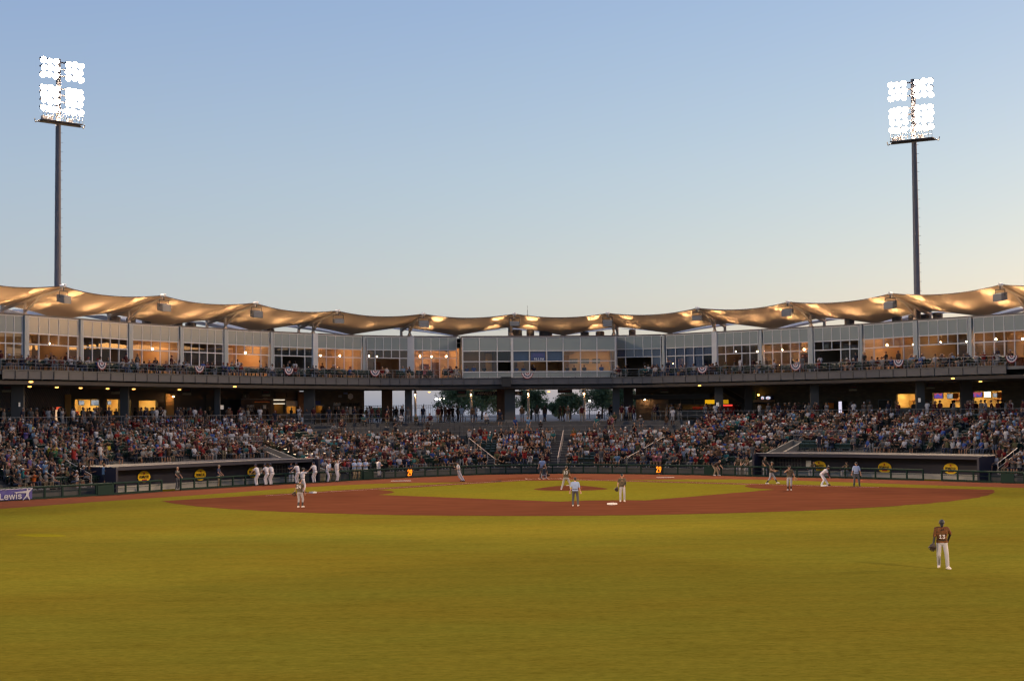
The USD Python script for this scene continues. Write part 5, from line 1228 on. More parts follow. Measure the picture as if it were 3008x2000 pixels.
def fig(label, loc, yaw, J, top='camo', legs='grey', shoes='wshoe', cap='black', hair='dkbrown', skin=0, sleeve=.6, long=None, pant='full', socks=None, glove=None, glovem='leather', number=None, front=None, belt='black', extra=None, h=1.83, group=None, helmet=False, n=10):
    t = thing('person', label, 'person', loc, yaw, group)
    k = h / 1.83
    def put(name, parts, m, parent=t, sm=45):
        mf = U(parts) if not isinstance(parts, m3.Manifold) else parts
        v, f, _ = meshkit.arrays(mf); return mesh(name, (v * k, f), m, parent, smooth=sm)
    hd, sd, upv = head_(J)
    body = torso(J, 0., n) + [bone(J['neck'] - J['up'] * .04, J['head'] - [0, 0, .03], .052, .05, n)] + hd
    for i in (0, 1):
        body += [bone(J['sh%d' % i], J['el%d' % i], .05, .04, n), bone(J['el%d' % i], J['wr%d' % i], .039, .028, n), bone(J['hp%d' % i], J['kn%d' % i], .082, .056, n), bone(J['kn%d' % i], J['an%d' % i], .055, .04, n), hullb([(J['an%d' % i], .04), (J['toe%d' % i], .03), (J['heel%d' % i], .032)], n)]
        body += hand_(J, i)
    b = put('body', body, SKINS[skin])
    mesh('eyes', MB().ball((J['head'] + J['look'] * .082 + sd * .032 + upv * .012) * k, (.011,) * 3).ball((J['head'] + J['look'] * .082 - sd * .032 + upv * .012) * k, (.011,) * 3), CL['black'], t)
    mesh('mouth', MB().ball((J['head'] + J['look'] * .088 - upv * .05) * k, (.022, .012, .006)), mat('lip_%d' % _names.get(('lip', 0), 0), (.25, .08, .07), .5), t) if False else None
    jt = torso(J, .016, n)
    for i in (0, 1):
        e = J['sh%d' % i] + (J['el%d' % i] - J['sh%d' % i]) * sleeve; jt.append(bone(J['sh%d' % i], e, .066, .062, n))
    jersey = put('jersey', jt, CL[top])
    if long:
        for i in (0, 1):
            if long[1] in ('both', i): put('undersleeve', [bone(J['sh%d' % i], J['el%d' % i], .056, .046, n), bone(J['el%d' % i], J['wr%d' % i], .046, .034, n)], CL[long[0]])
    u, s = J['up'], J['side']
    tr = [hullb([(J['hip'] + s * .07 - u * .03, .122), (J['hip'] - s * .07 - u * .03, .122), (J['hip'] + s * .06 + u * .07, .122), (J['hip'] - s * .06 + u * .07, .122)], n)]
    for i in (0, 1):
        tr.append(bone(J['hp%d' % i], J['kn%d' % i], .100, .074, n))
        e = .97 if pant == 'full' else .38
        tr.append(bone(J['kn%d' % i], J['kn%d' % i] + (J['an%d' % i] - J['kn%d' % i]) * e, .074, .064 if pant == 'full' else .062, n))
    put('trousers', tr, CL[legs])
    if belt: put('belt', [hullb([(J['hip'] + s * .062 + u * .085, .126), (J['hip'] - s * .062 + u * .085, .126), (J['hip'] + s * .062 + u * .10, .126), (J['hip'] - s * .062 + u * .10, .126)], n).trim_by_plane(tuple(u), float(u @ (J['hip'] + u * .075))).trim_by_plane(tuple(-u), float(-u @ (J['hip'] + u * .112)))], CL[belt])
    for i in (0, 1):
        if socks: put('sock', [bone(J['kn%d' % i] + (J['an%d' % i] - J['kn%d' % i]) * .3, J['an%d' % i], .056, .046, n)], CL[socks])
        sh = hullb([(J['an%d' % i] - [0, 0, .01], .05), (J['toe%d' % i], .042), (J['heel%d' % i], .042), ((J['toe%d' % i] + J['heel%d' % i]) / 2, .044)], n).trim_by_plane((0., 0., 1.), float(J['an%d' % i][2] - .085)); put('shoe', [sh], CL[shoes])
    h_, l = J['head'], J['look']
    if cap:
        c = hullb([(h_ + upv * .042 - l * .012, .101 if not helmet else .115), (h_ + upv * .05 + l * .015, .095 if not helmet else .11)], 12).trim_by_plane(tuple(upv - l * .12), float((upv - l * .12) @ (h_ + upv * (.03 if not helmet else -.02))))
        brim = hullb([(h_ + l * .09 + upv * .048 + sd * .055, .008), (h_ + l * .09 + upv * .048 - sd * .055, .008), (h_ + l * .165 + upv * .03 + sd * .035, .007), (h_ + l * .165 + upv * .03 - sd * .035, .007)], 6)
        put('helmet' if helmet else 'cap', [c, brim], CL[cap])
    put('hair', [hullb([(h_ + upv * .02 - l * .03, .088), (h_ - upv * .02 - l * .035, .07)], 8)] if cap else [hullb([(h_ + upv * .045 - l * .015, .096), (h_ - upv * .01 - l * .04, .075)], 8)], CL[hair])
    if glove is not None:
        w = J['wr%d' % glove]; d = w - J['el%d' % glove]; d /= np.linalg.norm(d); a = np.array([1., .35, 0]) * (1 if glove else -1); a = a - d * (a @ d); a /= np.linalg.norm(a) + 1e-9; b_ = np.cross(d, a)
        gp = [hullb([(w - d * .01, .05), (w + d * .10 + a * .07, .045), (w + d * .10 - a * .07, .045)], n)]
        for q, L in ((-.085, .10), (-.04, .14), (.005, .145), (.05, .12)): gp.append(bone(w + d * .10 + a * q, w + d * (.10 + L) + a * q * 1.25 + b_ * .04, .03, .022, 7))
        gp.append(bone(w + d * .04 + a * .07, w + d * .15 + a * .14 + b_ * .05, .032, .024, 7)); gp.append(hullb([(w + d * .12 + a * .08, .018), (w + d * .20 + a * .11 + b_ * .03, .014), (w + d * .20 + a * .05 + b_ * .03, .014)], 6))
        put('glove', gp, CL[glovem])
    def txt(text, hgt, m, sgn, z):
        c = J['hip'] + u * z - J['fwd'] * sgn * .135
        tm = meshkit.text_mesh(text, hgt, .012, bold=True); v = np.array(tm.vertices); v[:, :2] -= [(v[:, 0].min() + v[:, 0].max()) / 2, (v[:, 1].min() + v[:, 1].max()) / 2]
        X = s * sgn; v = c + v[:, :1] * X + v[:, 1:2] * u - (v[:, 2:3] - .0) * J['fwd'] * sgn
        # wrap a little round the torso
        mesh('number' if len(text) < 3 else 'chest_lettering', (v * k, np.array(tm.faces)), CL[m], t)
    if number: txt(number, .20, 'white', 1, .34)
    if front: txt(front, .10 if len(front) > 2 else .13, 'white' if len(front) < 3 else 'red', -1, .36 if len(front) > 2 else .22)
    if extra: extra(t, J, k, put)
    return t
CAMP = np.array([0., 0.])
def face(u, v, a=0.):
    p = at(u, v, .01); return (p[0], p[1], .012), yaw_to(p, CAMP) + a
PI = math.pi
G = None
def person_px(u, v, a, J, label, **kw):
    loc, y = face(u, v, a); z = kw.pop('z', .012); return fig(label, (loc[0], loc[1], z), y, J, **kw)
# facing the camera: the figure's left (-x) shows on the right of the picture, so index 0 = picture right after the turn
person_px(2768, 1669, .10, joints(look=(.02, 1, -.85), lean=(0, .13, 1), hands=((-.24, -.20, .98), (.31, .12, .80)), feet=((-.16, .24, .0), (.10, -.12, .02)), toes=((-.45, 1), (.2, 1)), epole=((-1., -.6, 0), (.5, -1, 0)), hip=(.0, .02, .93), shw=.20), 'outfielder in camouflage jersey and pale trousers, head bowed, dark glove hanging', top='camo2', long=('black', 'both'), glove=1, front='13', shoes='wshoe', skin=3, sleeve=.9, hair='black', h=1.88, extra=lambda t, J, k, put: put('beard', [hullb([(J['head'] + J['look'] * .06 - [0, 0, .045], .05), (J['head'] + J['look'] * .05 - [0, 0, .075], .04)], 8)], CL['black']))
person_px(1690, 1486, PI - .1, joints(hands=((-.33, -.02, .82), (.33, .0, .84)), feet=((-.15, 0, 0), (.16, .05, 0)), look=(-.1, 1, -.05)), 'umpire in pale blue shirt and black trousers seen from behind near second base', top='skyblue', legs='slate', shoes='wshoe', h=1.82, sleeve=.9, extra=lambda t, J, k, put: put('arm_band', [bone(J['el0'] * .7 + J['sh0'] * .3, J['el0'] * .9 + J['wr0'] * .1, .062, .058, 8)], CL['yellow']))
person_px(1828, 1473, 0.05, joints(hands=((-.14, .26, 1.02), (.33, .10, .84)), feet=((-.13, 0, 0), (.12, .06, 0)), look=(.15, 1, -.2)), 'infielder in camouflage jersey facing the outfield beside second base, glove hanging', long=('black', 0), glove=1, front='NWA', socks=None, h=1.84) if False else person_px(1828, 1473, 0.05, joints(hands=((-.14, .26, 1.02), (.33, .10, .84)), feet=((-.13, 0, 0), (.12, .06, 0)), look=(.15, 1, -.2)), 'infielder in camouflage jersey facing the outfield beside second base, glove hanging', long=('black', 0), glove=1, h=1.84)
person_px(881, 1490, PI - .55, joints(hands=((-.45, .05, .80), (.25, .18, .90)), feet=((-.10, -.05, 0), (.12, .10, 0)), lean=(0, .04, 1), look=(.2, 1, -.1)), 'first baseman in camouflage jersey numbered 24 seen from behind, black socks', pant='short', socks='black', glove=0, number='24', h=1.83)
person_px(889, 1446, PI * .5 + .5, joints(hands=((-.10, .32, 1.50), (.12, .34, 1.48)), feet=((-.10, 0, 0), (.10, .04, 0)), look=(0, 1, 0)), 'runner in white uniform and black helmet standing on first base', top='white', legs='white', long=('navy', 'both'), cap='black', helmet=True, shoes='black', h=1.86)
person_px(1663, 1440, PI - .25, joints(hip=(0, 0, .90), hands=((-.16, .30, 1.02), (.18, .32, 1.0)), feet=((-.34, -.05, 0), (.32, .10, 0)), look=(.25, 1, -.1), lean=(.03, .03, 1)), 'pitcher in camouflage jersey numbered 10 seen from behind, legs apart', glove=1, glovem='tanleather', number='10', h=1.88, z=.05)
person_px(1352, 1414, -PI * .5 + .15, joints(hip=(0, .12, .88), lean=(0, .12, 1), hands=((-.2, .36, 1.05), (.2, .42, 1.2)), feet=((-.10, -.30, .0), (.12, -.18, .0)), look=(0, 1, 0)), 'player in white uniform jogging right beyond the infield grass', top='white', legs='white', cap='navy', shoes='black', h=1.82)
person_px(1593, 1403.5, .05, joints(hands=((-.32, .08, .86), (.36, .10, .84)), feet=((-.18, 0, 0), (.18, 0, 0)), hip=(0, 0, .94)), 'plate umpire in pale blue shirt and dark mask standing behind the catcher', top='skyblue', legs='slate', shoes='black', h=1.86, extra=lambda t, J, k, put: put('mask', [hullb([(J['head'] + J['look'] * .11 + [0, 0, .04], .05), (J['head'] + J['look'] * .11 - [0, 0, .07], .05)], 8)], CL['black']))
person_px(1598, 1407, PI, joints(hip=(0, -.12, .42), lean=(0, .32, 1), hands=((-.34, .28, .42), (.34, .28, .40)), feet=((-.2, .08, 0), (.2, .08, 0)), look=(0, 1, .1), knee=(0, 1, .2)), 'catcher squatting in dark gear and grey trousers before the plate umpire', top='black', legs='grey', shoes='black', cap='black', helmet=True, glove=1, number='11', h=1.8) if False else person_px(1598, 1407, PI, joints(hip=(0, -.12, .42), lean=(0, .32, 1), hands=((-.34, .28, .42), (.34, .28, .40)), feet=((-.2, .08, 0), (.2, .08, 0)), look=(0, 1, .1), knee=(0, 1, .2)), 'catcher squatting in dark gear and grey trousers before the plate umpire', top='black', legs='grey', shoes='black', cap='black', helmet=True, glove=1, h=1.8)
person_px(2265, 1421, PI * .5 - .1, joints(hip=(0, 0, .88), lean=(0, .08, 1), hands=((-.22, .30, 1.02), (.22, .28, .98)), feet=((-.08, .48, .0), (.08, -.34, .0)), look=(0, 1, -.25)), 'fielder in camouflage jersey walking left along the third base line', pant='short', socks='black', glove=0, glovem='tanleather', h=1.86)
person_px(2320, 1440, -.1, joints(hands=((-.40, .05, .84), (.14, .30, 1.42)), feet=((-.10, .04, 0), (.12, 0, 0)), look=(.15, 1, -.1)), 'third baseman in camouflage jersey with one hand at his face', pant='short', socks='black', glove=0, glovem='tanleather', h=1.84)
person_px(2424, 1427, PI * .5, joints(hip=(0, -.25, .88), lean=(.1, .85, .75), hands=((-.16, .34, .62), (.14, .40, .55)), feet=((-.14, .22, 0), (.16, -.28, 0)), look=(0, 1, -.3)), 'runner in white uniform with red trim bending over third base', top='white', legs='white', cap='black', helmet=True, shoes='black', h=1.86, long=('maroon', 'both'), belt='red')
person_px(2516, 1427, .05, joints(hands=((-.34, .05, .84), (.35, .05, .83)), feet=((-.22, 0, 0), (.17, .02, 0)), look=(.1, 1, -.05)), 'umpire in grey blue shirt and black trousers right of third base', top='skyblue', legs='slate', shoes='black', cap='black', h=1.84, sleeve=.9)
person_px(1112, 1406, PI - .9, joints(hands=((-.12, .30, 1.2), (.14, .32, 1.18)), look=(-.2, 1, 0)), 'coach in white uniform with dark socks before the left field rail', top='white', legs='white', pant='short', socks='navy', shoes='black', cap='navy', h=1.84)
# home team along the left dugout rail
LEAN = lambda a: joints(hip=(0, -.1, .92), lean=(0, .30, 1), hands=((-.28, .42, .98), (.28, .42, .98)), feet=((-.14, 0, 0), (.14, .04, 0)), look=(a, 1, .1))
def rail_p(u, o, J, label, a=PI, **kw):
    s_ = wall_s(u); p = wq(s_, o, .012); return fig(label, p, yaw_to(p, MOUND) + a, J, **kw)
for u, o, lab in ((744, .75, 'player in white uniform leaning on the rail, first from the left in the dugout'), (772, .75, 'player in white uniform leaning on the rail, second from the left in the dugout'), (787, .9, 'player in white uniform leaning on the rail, third from the left in the dugout'), (864, .75, 'player in white uniform leaning on the rail left of the first base runner'), (914, .75, 'player in white uniform leaning on the rail right of the first base runner')):
    rail_p(u, o - .45, LEAN(.1), lab, a=PI, top='white', legs='white', cap='navy', shoes='black', h=1.86) if False else rail_p(u, -.42, LEAN(.2 if u > 780 else -.1), lab, a=PI, top='white', legs='white', cap='navy', shoes='black', h=1.86, number=('16', '41', '8', '22', '31')[[744, 772, 787, 864, 914].index(u)] if False else None)
rail_p(953, -.4, joints(hip=(0, -.05, .94), lean=(0, .2, 1), hands=((-.2, .32, 1.1), (.2, .32, 1.1))), 'player in white uniform with dark red cap near the tunnel on the left', a=.9, top='white', legs='white', cap='maroon', shoes='black')
rail_p(980, -.4, joints(lean=(.12, .05, 1), hands=((-.42, .1, 1.62), (-.15, .15, 1.78)), look=(-.3, 1, 0)), 'player stretching both arms overhead to one side near the left tunnel', a=.2, top='white', legs='white', cap=None, shoes='black', sleeve=.98, long=('white', 'both'))
rail_p(660, .7, joints(hands=((-.2, .3, 1.0), (.25, .32, 1.02))), 'man in dark polo and khaki trousers behind the left dugout rail', a=0, top='navy', legs='khaki', cap='khaki', shoes='black')
rail_p(539, .7, joints(hands=((-.2, .3, 1.0), (.25, .32, 1.02))), 'bald person in dark clothes behind the left dugout rail end', a=-.4, top='black', legs='slate', cap=None, hair='blond', shoes='wshoe')
rail_p(879, 1.1, joints(hands=((.1, .42, 1.25), (.2, .45, 1.2))), 'dark clothed player pointing an arm behind the left dugout rail', a=-.8, top='navy', legs='white', cap='navy', shoes='black')
rail_p(820, 1.6, joints(), 'dim person in grey standing back inside the left dugout', a=.2, top='slate', legs='slate', cap='black', shoes='black')
for u, m_, lab in ((1062, 'ltblue', 'standing man in sky blue shirt, left of three behind the green gate'), (1077, 'ltblue', 'standing man in sky blue shirt, middle of three behind the green gate'), (1095, 'skyblue', 'standing woman in pale blue, right of three behind the green gate')):
    rail_p(u, .9, joints(hands=((-.12, .28, 1.22), (.12, .30, 1.22))), lab, a=.1, top=m_, legs='khaki' if u < 1090 else 'white', cap=None if u > 1090 else 'ltblue', hair='blond', shoes='wshoe', skin=1)
rail_p(995, 1.2, joints(hands=((-.2, .25, 1.05), (.2, .28, 1.05))), 'man in bright blue shirt standing in the left tunnel mouth', a=.2, top='ltblue', legs='khaki', cap=None, hair='dkbrown')
rail_p(1021, 1.2, joints(hands=((-.2, .25, 1.05), (.2, .28, 1.05))), 'man in navy shirt standing right of the left tunnel mouth', a=.2, top='navy', legs='khaki', cap=None, hair='dkbrown')
# visitors on the right
rail_p(2112, -.35, joints(hip=(0, -.25, .88), lean=(0, .95, .55), hands=((-.1, .5, .72), (.2, .35, .62)), feet=((-.12, .1, 0), (.14, -.2, 0)), look=(0, 1, -.4)), 'bald man in dark shirt bending over before the right green gate', a=1.5, top='dkbrown', legs='khaki', cap=None, hair='blond', shoes='wshoe')
for u, o, a, lab in ((2158, .6, .3, 'visiting player in camouflage leaning on the rail at the right tunnel mouth'), (2184, .6, -.2, 'visiting player in camouflage beside the right tunnel wall'), (2236, .6, 1.2, 'visiting player with brown glove at the left end of the right dugout')):
    rail_p(u, o, joints(hip=(0, -.1, .9), lean=(0, .25, 1), hands=((-.25, .38, .98), (.25, .4, 1.0))), lab, a=a, top='camo', legs='grey', shoes='black', cap='black', glove=1 if u > 2200 else None, glovem='tanleather')
for u, o, lab in ((2366, 1.3, 'seated visiting player in camouflage inside the right dugout left of third base'), (2458, 1.3, 'visiting player in dark top inside the right dugout left of the third base umpire')):
    rail_p(u, o, joints(hip=(0, -.3, .55), hands=((-.25, .2, .75), (.25, .2, .75)), feet=((-.15, .15, 0), (.15, .15, 0))), lab, a=0, top='camo', legs='grey', shoes='black', cap='black')

# ---------------------------------------------------------------- spectators
SH = {'white': (.62, .61, .66), 'pale grey': (.36, .36, .38), 'grey': (.16, .16, .17), 'black': (.014, .014, .016), 'navy': (.02, .025, .06), 'blue': (.045, .10, .36), 'sky blue': (.20, .36, .60), 'red': (.38, .025, .025), 'maroon': (.12, .018, .025), 'teal': (.06, .26, .28), 'pink': (.55, .20, .28), 'orange': (.55, .13, .03), 'purple': (.17, .12, .38), 'yellow': (.60, .50, .05), 'green': (.05, .16, .08), 'brown': (.12, .07, .045), 'olive': (.12, .12, .06), 'neon green': (.50, .75, .03)}
SHW = {'white': 14, 'pale grey': 9, 'grey': 17, 'black': 15, 'navy': 15, 'blue': 5, 'sky blue': 4, 'red': 5, 'maroon': 9, 'teal': 3, 'pink': 2, 'orange': 1.5, 'purple': 1.5, 'yellow': .6, 'green': 1.5, 'brown': 6, 'olive': 4}
SKN = [(.42, .235, .155), (.46, .27, .19), (.38, .20, .125), (.22, .115, .07), (.10, .05, .035)]
HAIR = {'brown hair': (.05, .03, .02), 'black hair': (.012, .010, .010), 'fair hair': (.28, .18, .09), 'grey hair': (.30, .29, .29)}
CAPS = {'white cap': (.62, .61, .62), 'black cap': (.015, .015, .018), 'navy cap': (.02, .025, .07), 'red cap': (.30, .02, .02), 'grey cap': (.25, .25, .26)}
SP = {}
SP['sit'] = lambda: joints(hip=(0, -.12, .50), lean=(0, -.08, 1), hands=((-.14, .22, .62), (.13, .20, .60)), feet=((-.13, .36, 0), (.13, .34, 0)))
SP['sit_fwd'] = lambda: joints(hip=(0, -.10, .50), lean=(.03, .35, 1), hands=((-.12, .36, .60), (.10, .38, .62)), feet=((-.17, .32, 0), (.17, .30, 0)))
SP['clap'] = lambda: joints(hip=(0, -.12, .50), lean=(0, .04, 1), hands=((-.03, .34, 1.00), (.04, .33, 1.02)), feet=((-.13, .34, 0), (.13, .36, 0)), look=(.15, 1, 0))
SP['clap_high'] = lambda: joints(hip=(0, -.12, .50), lean=(0, .02, 1), hands=((-.03, .26, 1.22), (.04, .26, 1.24)), feet=((-.15, .36, 0), (.13, .33, 0)), look=(-.25, 1, .05))
SP['cross'] = lambda: joints(hip=(0, -.14, .50), lean=(-.03, -.12, 1), hands=((.10, .16, .84), (-.10, .18, .86)), feet=((-.06, .38, 0), (.22, .30, 0)), look=(.3, 1, 0))
SP['side'] = lambda: joints(hip=(0, -.12, .50), lean=(.12, .05, 1), hands=((-.20, .12, .66), (.30, .05, .84)), feet=((-.10, .36, 0), (.18, .34, 0)), look=(.7, 1, 0))
SP['stand'] = lambda: joints(hip=(0, -.02, .95), hands=((-.27, .06, .84), (.26, .08, .84)), feet=((-.12, 0, 0), (.12, .03, 0)), look=(.1, 1, 0))
SP['stand_clap'] = lambda: joints(hip=(0, -.02, .95), hands=((-.03, .32, 1.36), (.04, .31, 1.38)), feet=((-.14, 0, 0), (.12, .03, 0)), look=(-.2, 1, 0))
SP['stand_phone'] = lambda: joints(hip=(0, -.02, .95), hands=((-.10, .28, 1.62), (.10, .28, 1.62)), feet=((-.14, 0, 0), (.14, .03, 0)), look=(0, 1, .1))
_base = {}
def spect_base(pose, hat):
    if (pose, hat) in _base: return _base[pose, hat]
    J = SP[pose](); n = 6; P = []
    def add(lab, m): P.append((lab, m.as_original()))
    for q in torso(J, .02, n): add('shirt', q)
    add('skin', bone(J['neck'] - J['up'] * .03, J['head'], .05, .05, n))
    h_, l = J['head'], J['look']
    add('skin', hullb([(h_ + l * .012 + [0, 0, .03], .09), (h_ + l * .045 - [0, 0, .055], .05)], 8)); add('skin', ball_(h_ + l * .105, .018, 5))
    add('hair', hullb([(h_ - l * .022 + [0, 0, .045], .095), (h_ - l * .05 - [0, 0, .01], .07)], 8) if not hat else hullb([(h_ + l * .01 + [0, 0, .065], .092), (h_ - l * .03 + [0, 0, .06], .09)], 8))
    if hat: add('hair', hullb([(h_ + l * .10 + [.05, 0, .06], .009), (h_ + l * .10 + [-.05, 0, .06], .009), (h_ + l * .17 + [0, 0, .045], .01)], 5))
    for i in (0, 1):
        e = J['sh%d' % i] * .35 + J['el%d' % i] * .65
        add('shirt', bone(J['sh%d' % i], e, .068, .062, n)); add('skin', bone(J['sh%d' % i], J['el%d' % i], .048, .04, n)); add('skin', bone(J['el%d' % i], J['wr%d' % i], .042, .03, n))
        for q in hand_(J, i, 5, False): add('skin', q)
        add('pants', bone(J['hp%d' % i], J['kn%d' % i], .098, .07, n)); add('pants2', bone(J['kn%d' % i], J['an%d' % i], .06, .045, n)); add('shoe', hullb([(J['an%d' % i], .045), (J['toe%d' % i], .038), (J['heel%d' % i], .038)], n))
    mm = U([m for _, m in P]); k = mm.to_mesh(); ids = {m.original_id(): lab for lab, m in P}
    lab = np.empty(len(k.tri_verts), object); ri = np.array(k.run_index) // 3
    for j, oid in enumerate(k.run_original_id): lab[ri[j]:ri[j + 1]] = ids.get(oid, 'shirt')
    v = np.array(k.vert_properties[:, :3]); f = np.array(k.tri_verts)
    names = sorted(set(lab)); VV, FF, LL, NN = [], [], [], 0
    for q in names:
        ff = f[lab == q]; uq, inv = np.unique(ff, return_inverse=True); VV.append(v[uq]); FF.append(inv.reshape(-1, 3) + NN); LL += [q] * len(uq); NN += len(uq)
    _base[pose, hat] = (np.vstack(VV), np.vstack(FF), np.array(LL)); return _base[pose, hat]
def spect_mesh(path, pose, hat, cols, scale=1.):
    v, f, L = spect_base(pose, hat)
    g = usdkit.mesh(stage, path, (v * scale, f), M['cloth'], smooth=False)
    c = np.array([cols[q] for q in L], np.float32)
    UsdGeom.PrimvarsAPI(g).CreatePrimvar('tint', Sdf.ValueTypeNames.Color3fArray, 'vertex').Set(Vt.Vec3fArray.FromNumpy(c))
    return g
def rnd_cols(rg, shirt=None, hatname=None):
    sk = SKN[rg.choice(5, p=[.38, .30, .18, .08, .06])]
    sn = shirt or rg.choice(list(SHW), p=np.array(list(SHW.values())) / sum(SHW.values()))
    pn = [(.05, .06, .10), (.03, .035, .05), (.22, .17, .11), (.25, .25, .26), (.02, .02, .022), (.08, .10, .16)][rg.integers(6)]
    hat = rg.random() < .36 if hatname is None else bool(hatname)
    if hat: hn = hatname if isinstance(hatname, str) else rg.choice(list(CAPS), p=[.35, .2, .2, .1, .15]); hc = CAPS[hn]
    else: hn = rg.choice(list(HAIR), p=[.42, .2, .2, .18]); hc = HAIR[hn]
    bare = rg.random() < .5
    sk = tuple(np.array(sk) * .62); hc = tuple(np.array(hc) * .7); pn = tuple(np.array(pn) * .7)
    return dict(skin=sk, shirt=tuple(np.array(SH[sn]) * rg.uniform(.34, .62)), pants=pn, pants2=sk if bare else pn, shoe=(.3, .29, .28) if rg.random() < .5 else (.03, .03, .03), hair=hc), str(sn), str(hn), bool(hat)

# seats
def seat_proto(path_parent):
    bp = MB(); 
    for k in range(4):
        z0, z1 = .40 + .12 * k, .40 + .12 * (k + 1); y0, y1 = -.30 - .012 * k, -.30 - .012 * (k + 1)
        bp.add([(-.22, y0, z0), (.22, y0, z0), (.22, y0 - .03, z0), (-.22, y0 - .03, z0), (-.22 + .03 * (k == 3), y1, z1), (.22 - .03 * (k == 3), y1, z1), (.22 - .03 * (k == 3), y1 - .03, z1), (-.22 + .03 * (k == 3), y1 - .03, z1)], [[0, 1, 5, 4], [2, 3, 7, 6], [1, 2, 6, 5], [3, 0, 4, 7], [4, 5, 6, 7], [0, 3, 2, 1]])
    sp = MB(); t = np.linspace(0, 1, 6)
    for a, b in zip(t[:-1], t[1:]):        # folded pan with a rolled front lip that catches the light
        P = lambda q: np.array([-.20 + .10 * q ** 2 + .0, .48 + .30 * q])
        (ya, za), (yb, zb) = P(a), P(b); sp.add([(-.2, ya, za), (.2, ya, za), (.2, yb, zb), (-.2, yb, zb), (-.2, ya - .03, za), (.2, ya - .03, za), (.2, yb - .03, zb), (-.2, yb - .03, zb)], [[0, 1, 2, 3], [5, 4, 7, 6], [1, 5, 6, 2], [4, 0, 3, 7], [3, 2, 6, 7]])
    sp.tube((-.19, -.115, .785), (.19, -.115, .785), .028, n=8)
    fr = MB()
    for x in (-.25, .25): fr.box((x, -.27, .30), (.03, .05, .60)).box((x, -.15, .62), (.04, .30, .03)).box((x, -.27, .01), (.05, .14, .02))
    return bp, sp, fr
sb, spn, sfr = seat_proto(None)
rgS = np.random.default_rng(5)
SEATS = []
dense = np.linspace(S0 + .2, S1 - .2, 1600)
for k in range(NROW):
    pts = np.array([bowl(q, tk(q, k + .62)) for q in dense]); cum = np.r_[0, np.cumsum(np.linalg.norm(np.diff(pts, axis=0), axis=1))]
    for c in np.arange(.3, cum[-1], .535):
        s_ = float(np.interp(c, cum, dense)); p = np.array([np.interp(c, cum, pts[:, 0]), np.interp(c, cum, pts[:, 1])])
        sc_ = 1.0
        if k < kmin(s_) or k >= kmax(s_): continue
        if TUN_L[0] - .15 < s_ < TUN_L[1] + .15 or TUN_R[0] - .15 < s_ < TUN_R[1] + .15:
            if k < TUN_ROW: continue
        j = np.interp(c, cum, np.arange(len(cum)))
        if any(abs(s_ - a_) * 1. < AISLE_W * (.9 if k < 9 else .75) for a_ in AISLES): continue
        z = zk(k); u_, v_ = pix((*p, z + .8))
        if not (-50 < u_ < 3060): continue
        if any(abs(s_ - b_) < .25 for b_ in (*TER,)) and k >= TER_ROW: continue
        SEATS.append((s_, k, *p, z, u_, v_))
SEATS = np.array(SEATS)
nz = meshkit.noise(np.column_stack([SEATS[:, 0] * .45, SEATS[:, 1] * .5, np.zeros(len(SEATS))]), 3)
# seating blocks between the aisles
BLK = sorted(AISLES + [TUN_L[0], TUN_L[1], TUN_R[0], TUN_R[1]])
bn = ['far left corner', 'left corner block', 'beside the left dugout', 'over the left dugout', 'right end, left dugout', 'in the left tunnel', 'right of left tunnel', 'by the left clock', 'left of home stairs', 'left of central stairs', 'right of central stairs', 'right of home plate', 'by the right clock', 'left of right tunnel', 'over the right tunnel', 'left end, right dugout', 'over the right dugout', 'right end, right dugout', 'far right corner', 'beyond the right corner', 'beyond the right edge']
blk = np.searchsorted(BLK, SEATS[:, 0])
facing = np.array([yaw_to((x, y), MOUND) for x, y in SEATS[:, 2:4]])
away = np.array([math.atan2(wall_n(s_)[0], -wall_n(s_)[1]) for s_ in SEATS[:, 0]])
SEATS_YAW = np.array([yaw_to((0, 0), -wall_n(s_)) for s_ in SEATS[:, 0]])
occ = rgS.random(len(SEATS)) < np.clip(.80 + .75 * (nz - .42), .35, .97)
# known rows of empty seats
for (ua, ub, va, vb) in ((870, 960, 1262, 1290), (1420, 1465, 1290, 1330), (500, 560, 1340, 1372), (590, 660, 1350, 1376), (2340, 2400, 1290, 1310), (1210, 1290, 1335, 1352)):
    occ[(SEATS[:, 5] > ua) & (SEATS[:, 5] < ub) & (SEATS[:, 6] > va) & (SEATS[:, 6] < vb) & (rgS.random(len(SEATS)) < .85)] = False
dist = np.hypot(SEATS[:, 2], SEATS[:, 3])
order = np.argsort(dist)
def words(n):
    o = ['first', 'second', 'third', 'fourth', 'fifth', 'sixth', 'seventh', 'eighth', 'ninth', 'tenth', 'eleventh', 'twelfth', 'thirteenth', 'fourteenth', 'fifteenth', 'sixteenth', 'seventeenth', 'eighteenth', 'nineteenth', 'twentieth']
    if n <= 20: return o[n - 1]
    t_, u_ = divmod(n, 10); return ('twent', 'thirt', 'fort', 'fift')[t_ - 2] + ('ieth' if u_ == 0 else 'y-' + o[u_ - 1])
place_no = {}
for b_ in np.unique(blk):
    for k in range(NROW):
        ii = np.where((blk == b_) & (SEATS[:, 1] == k))[0]
        for r_, i in enumerate(ii[np.argsort(SEATS[ii, 5])]): place_no[i] = r_ + 1
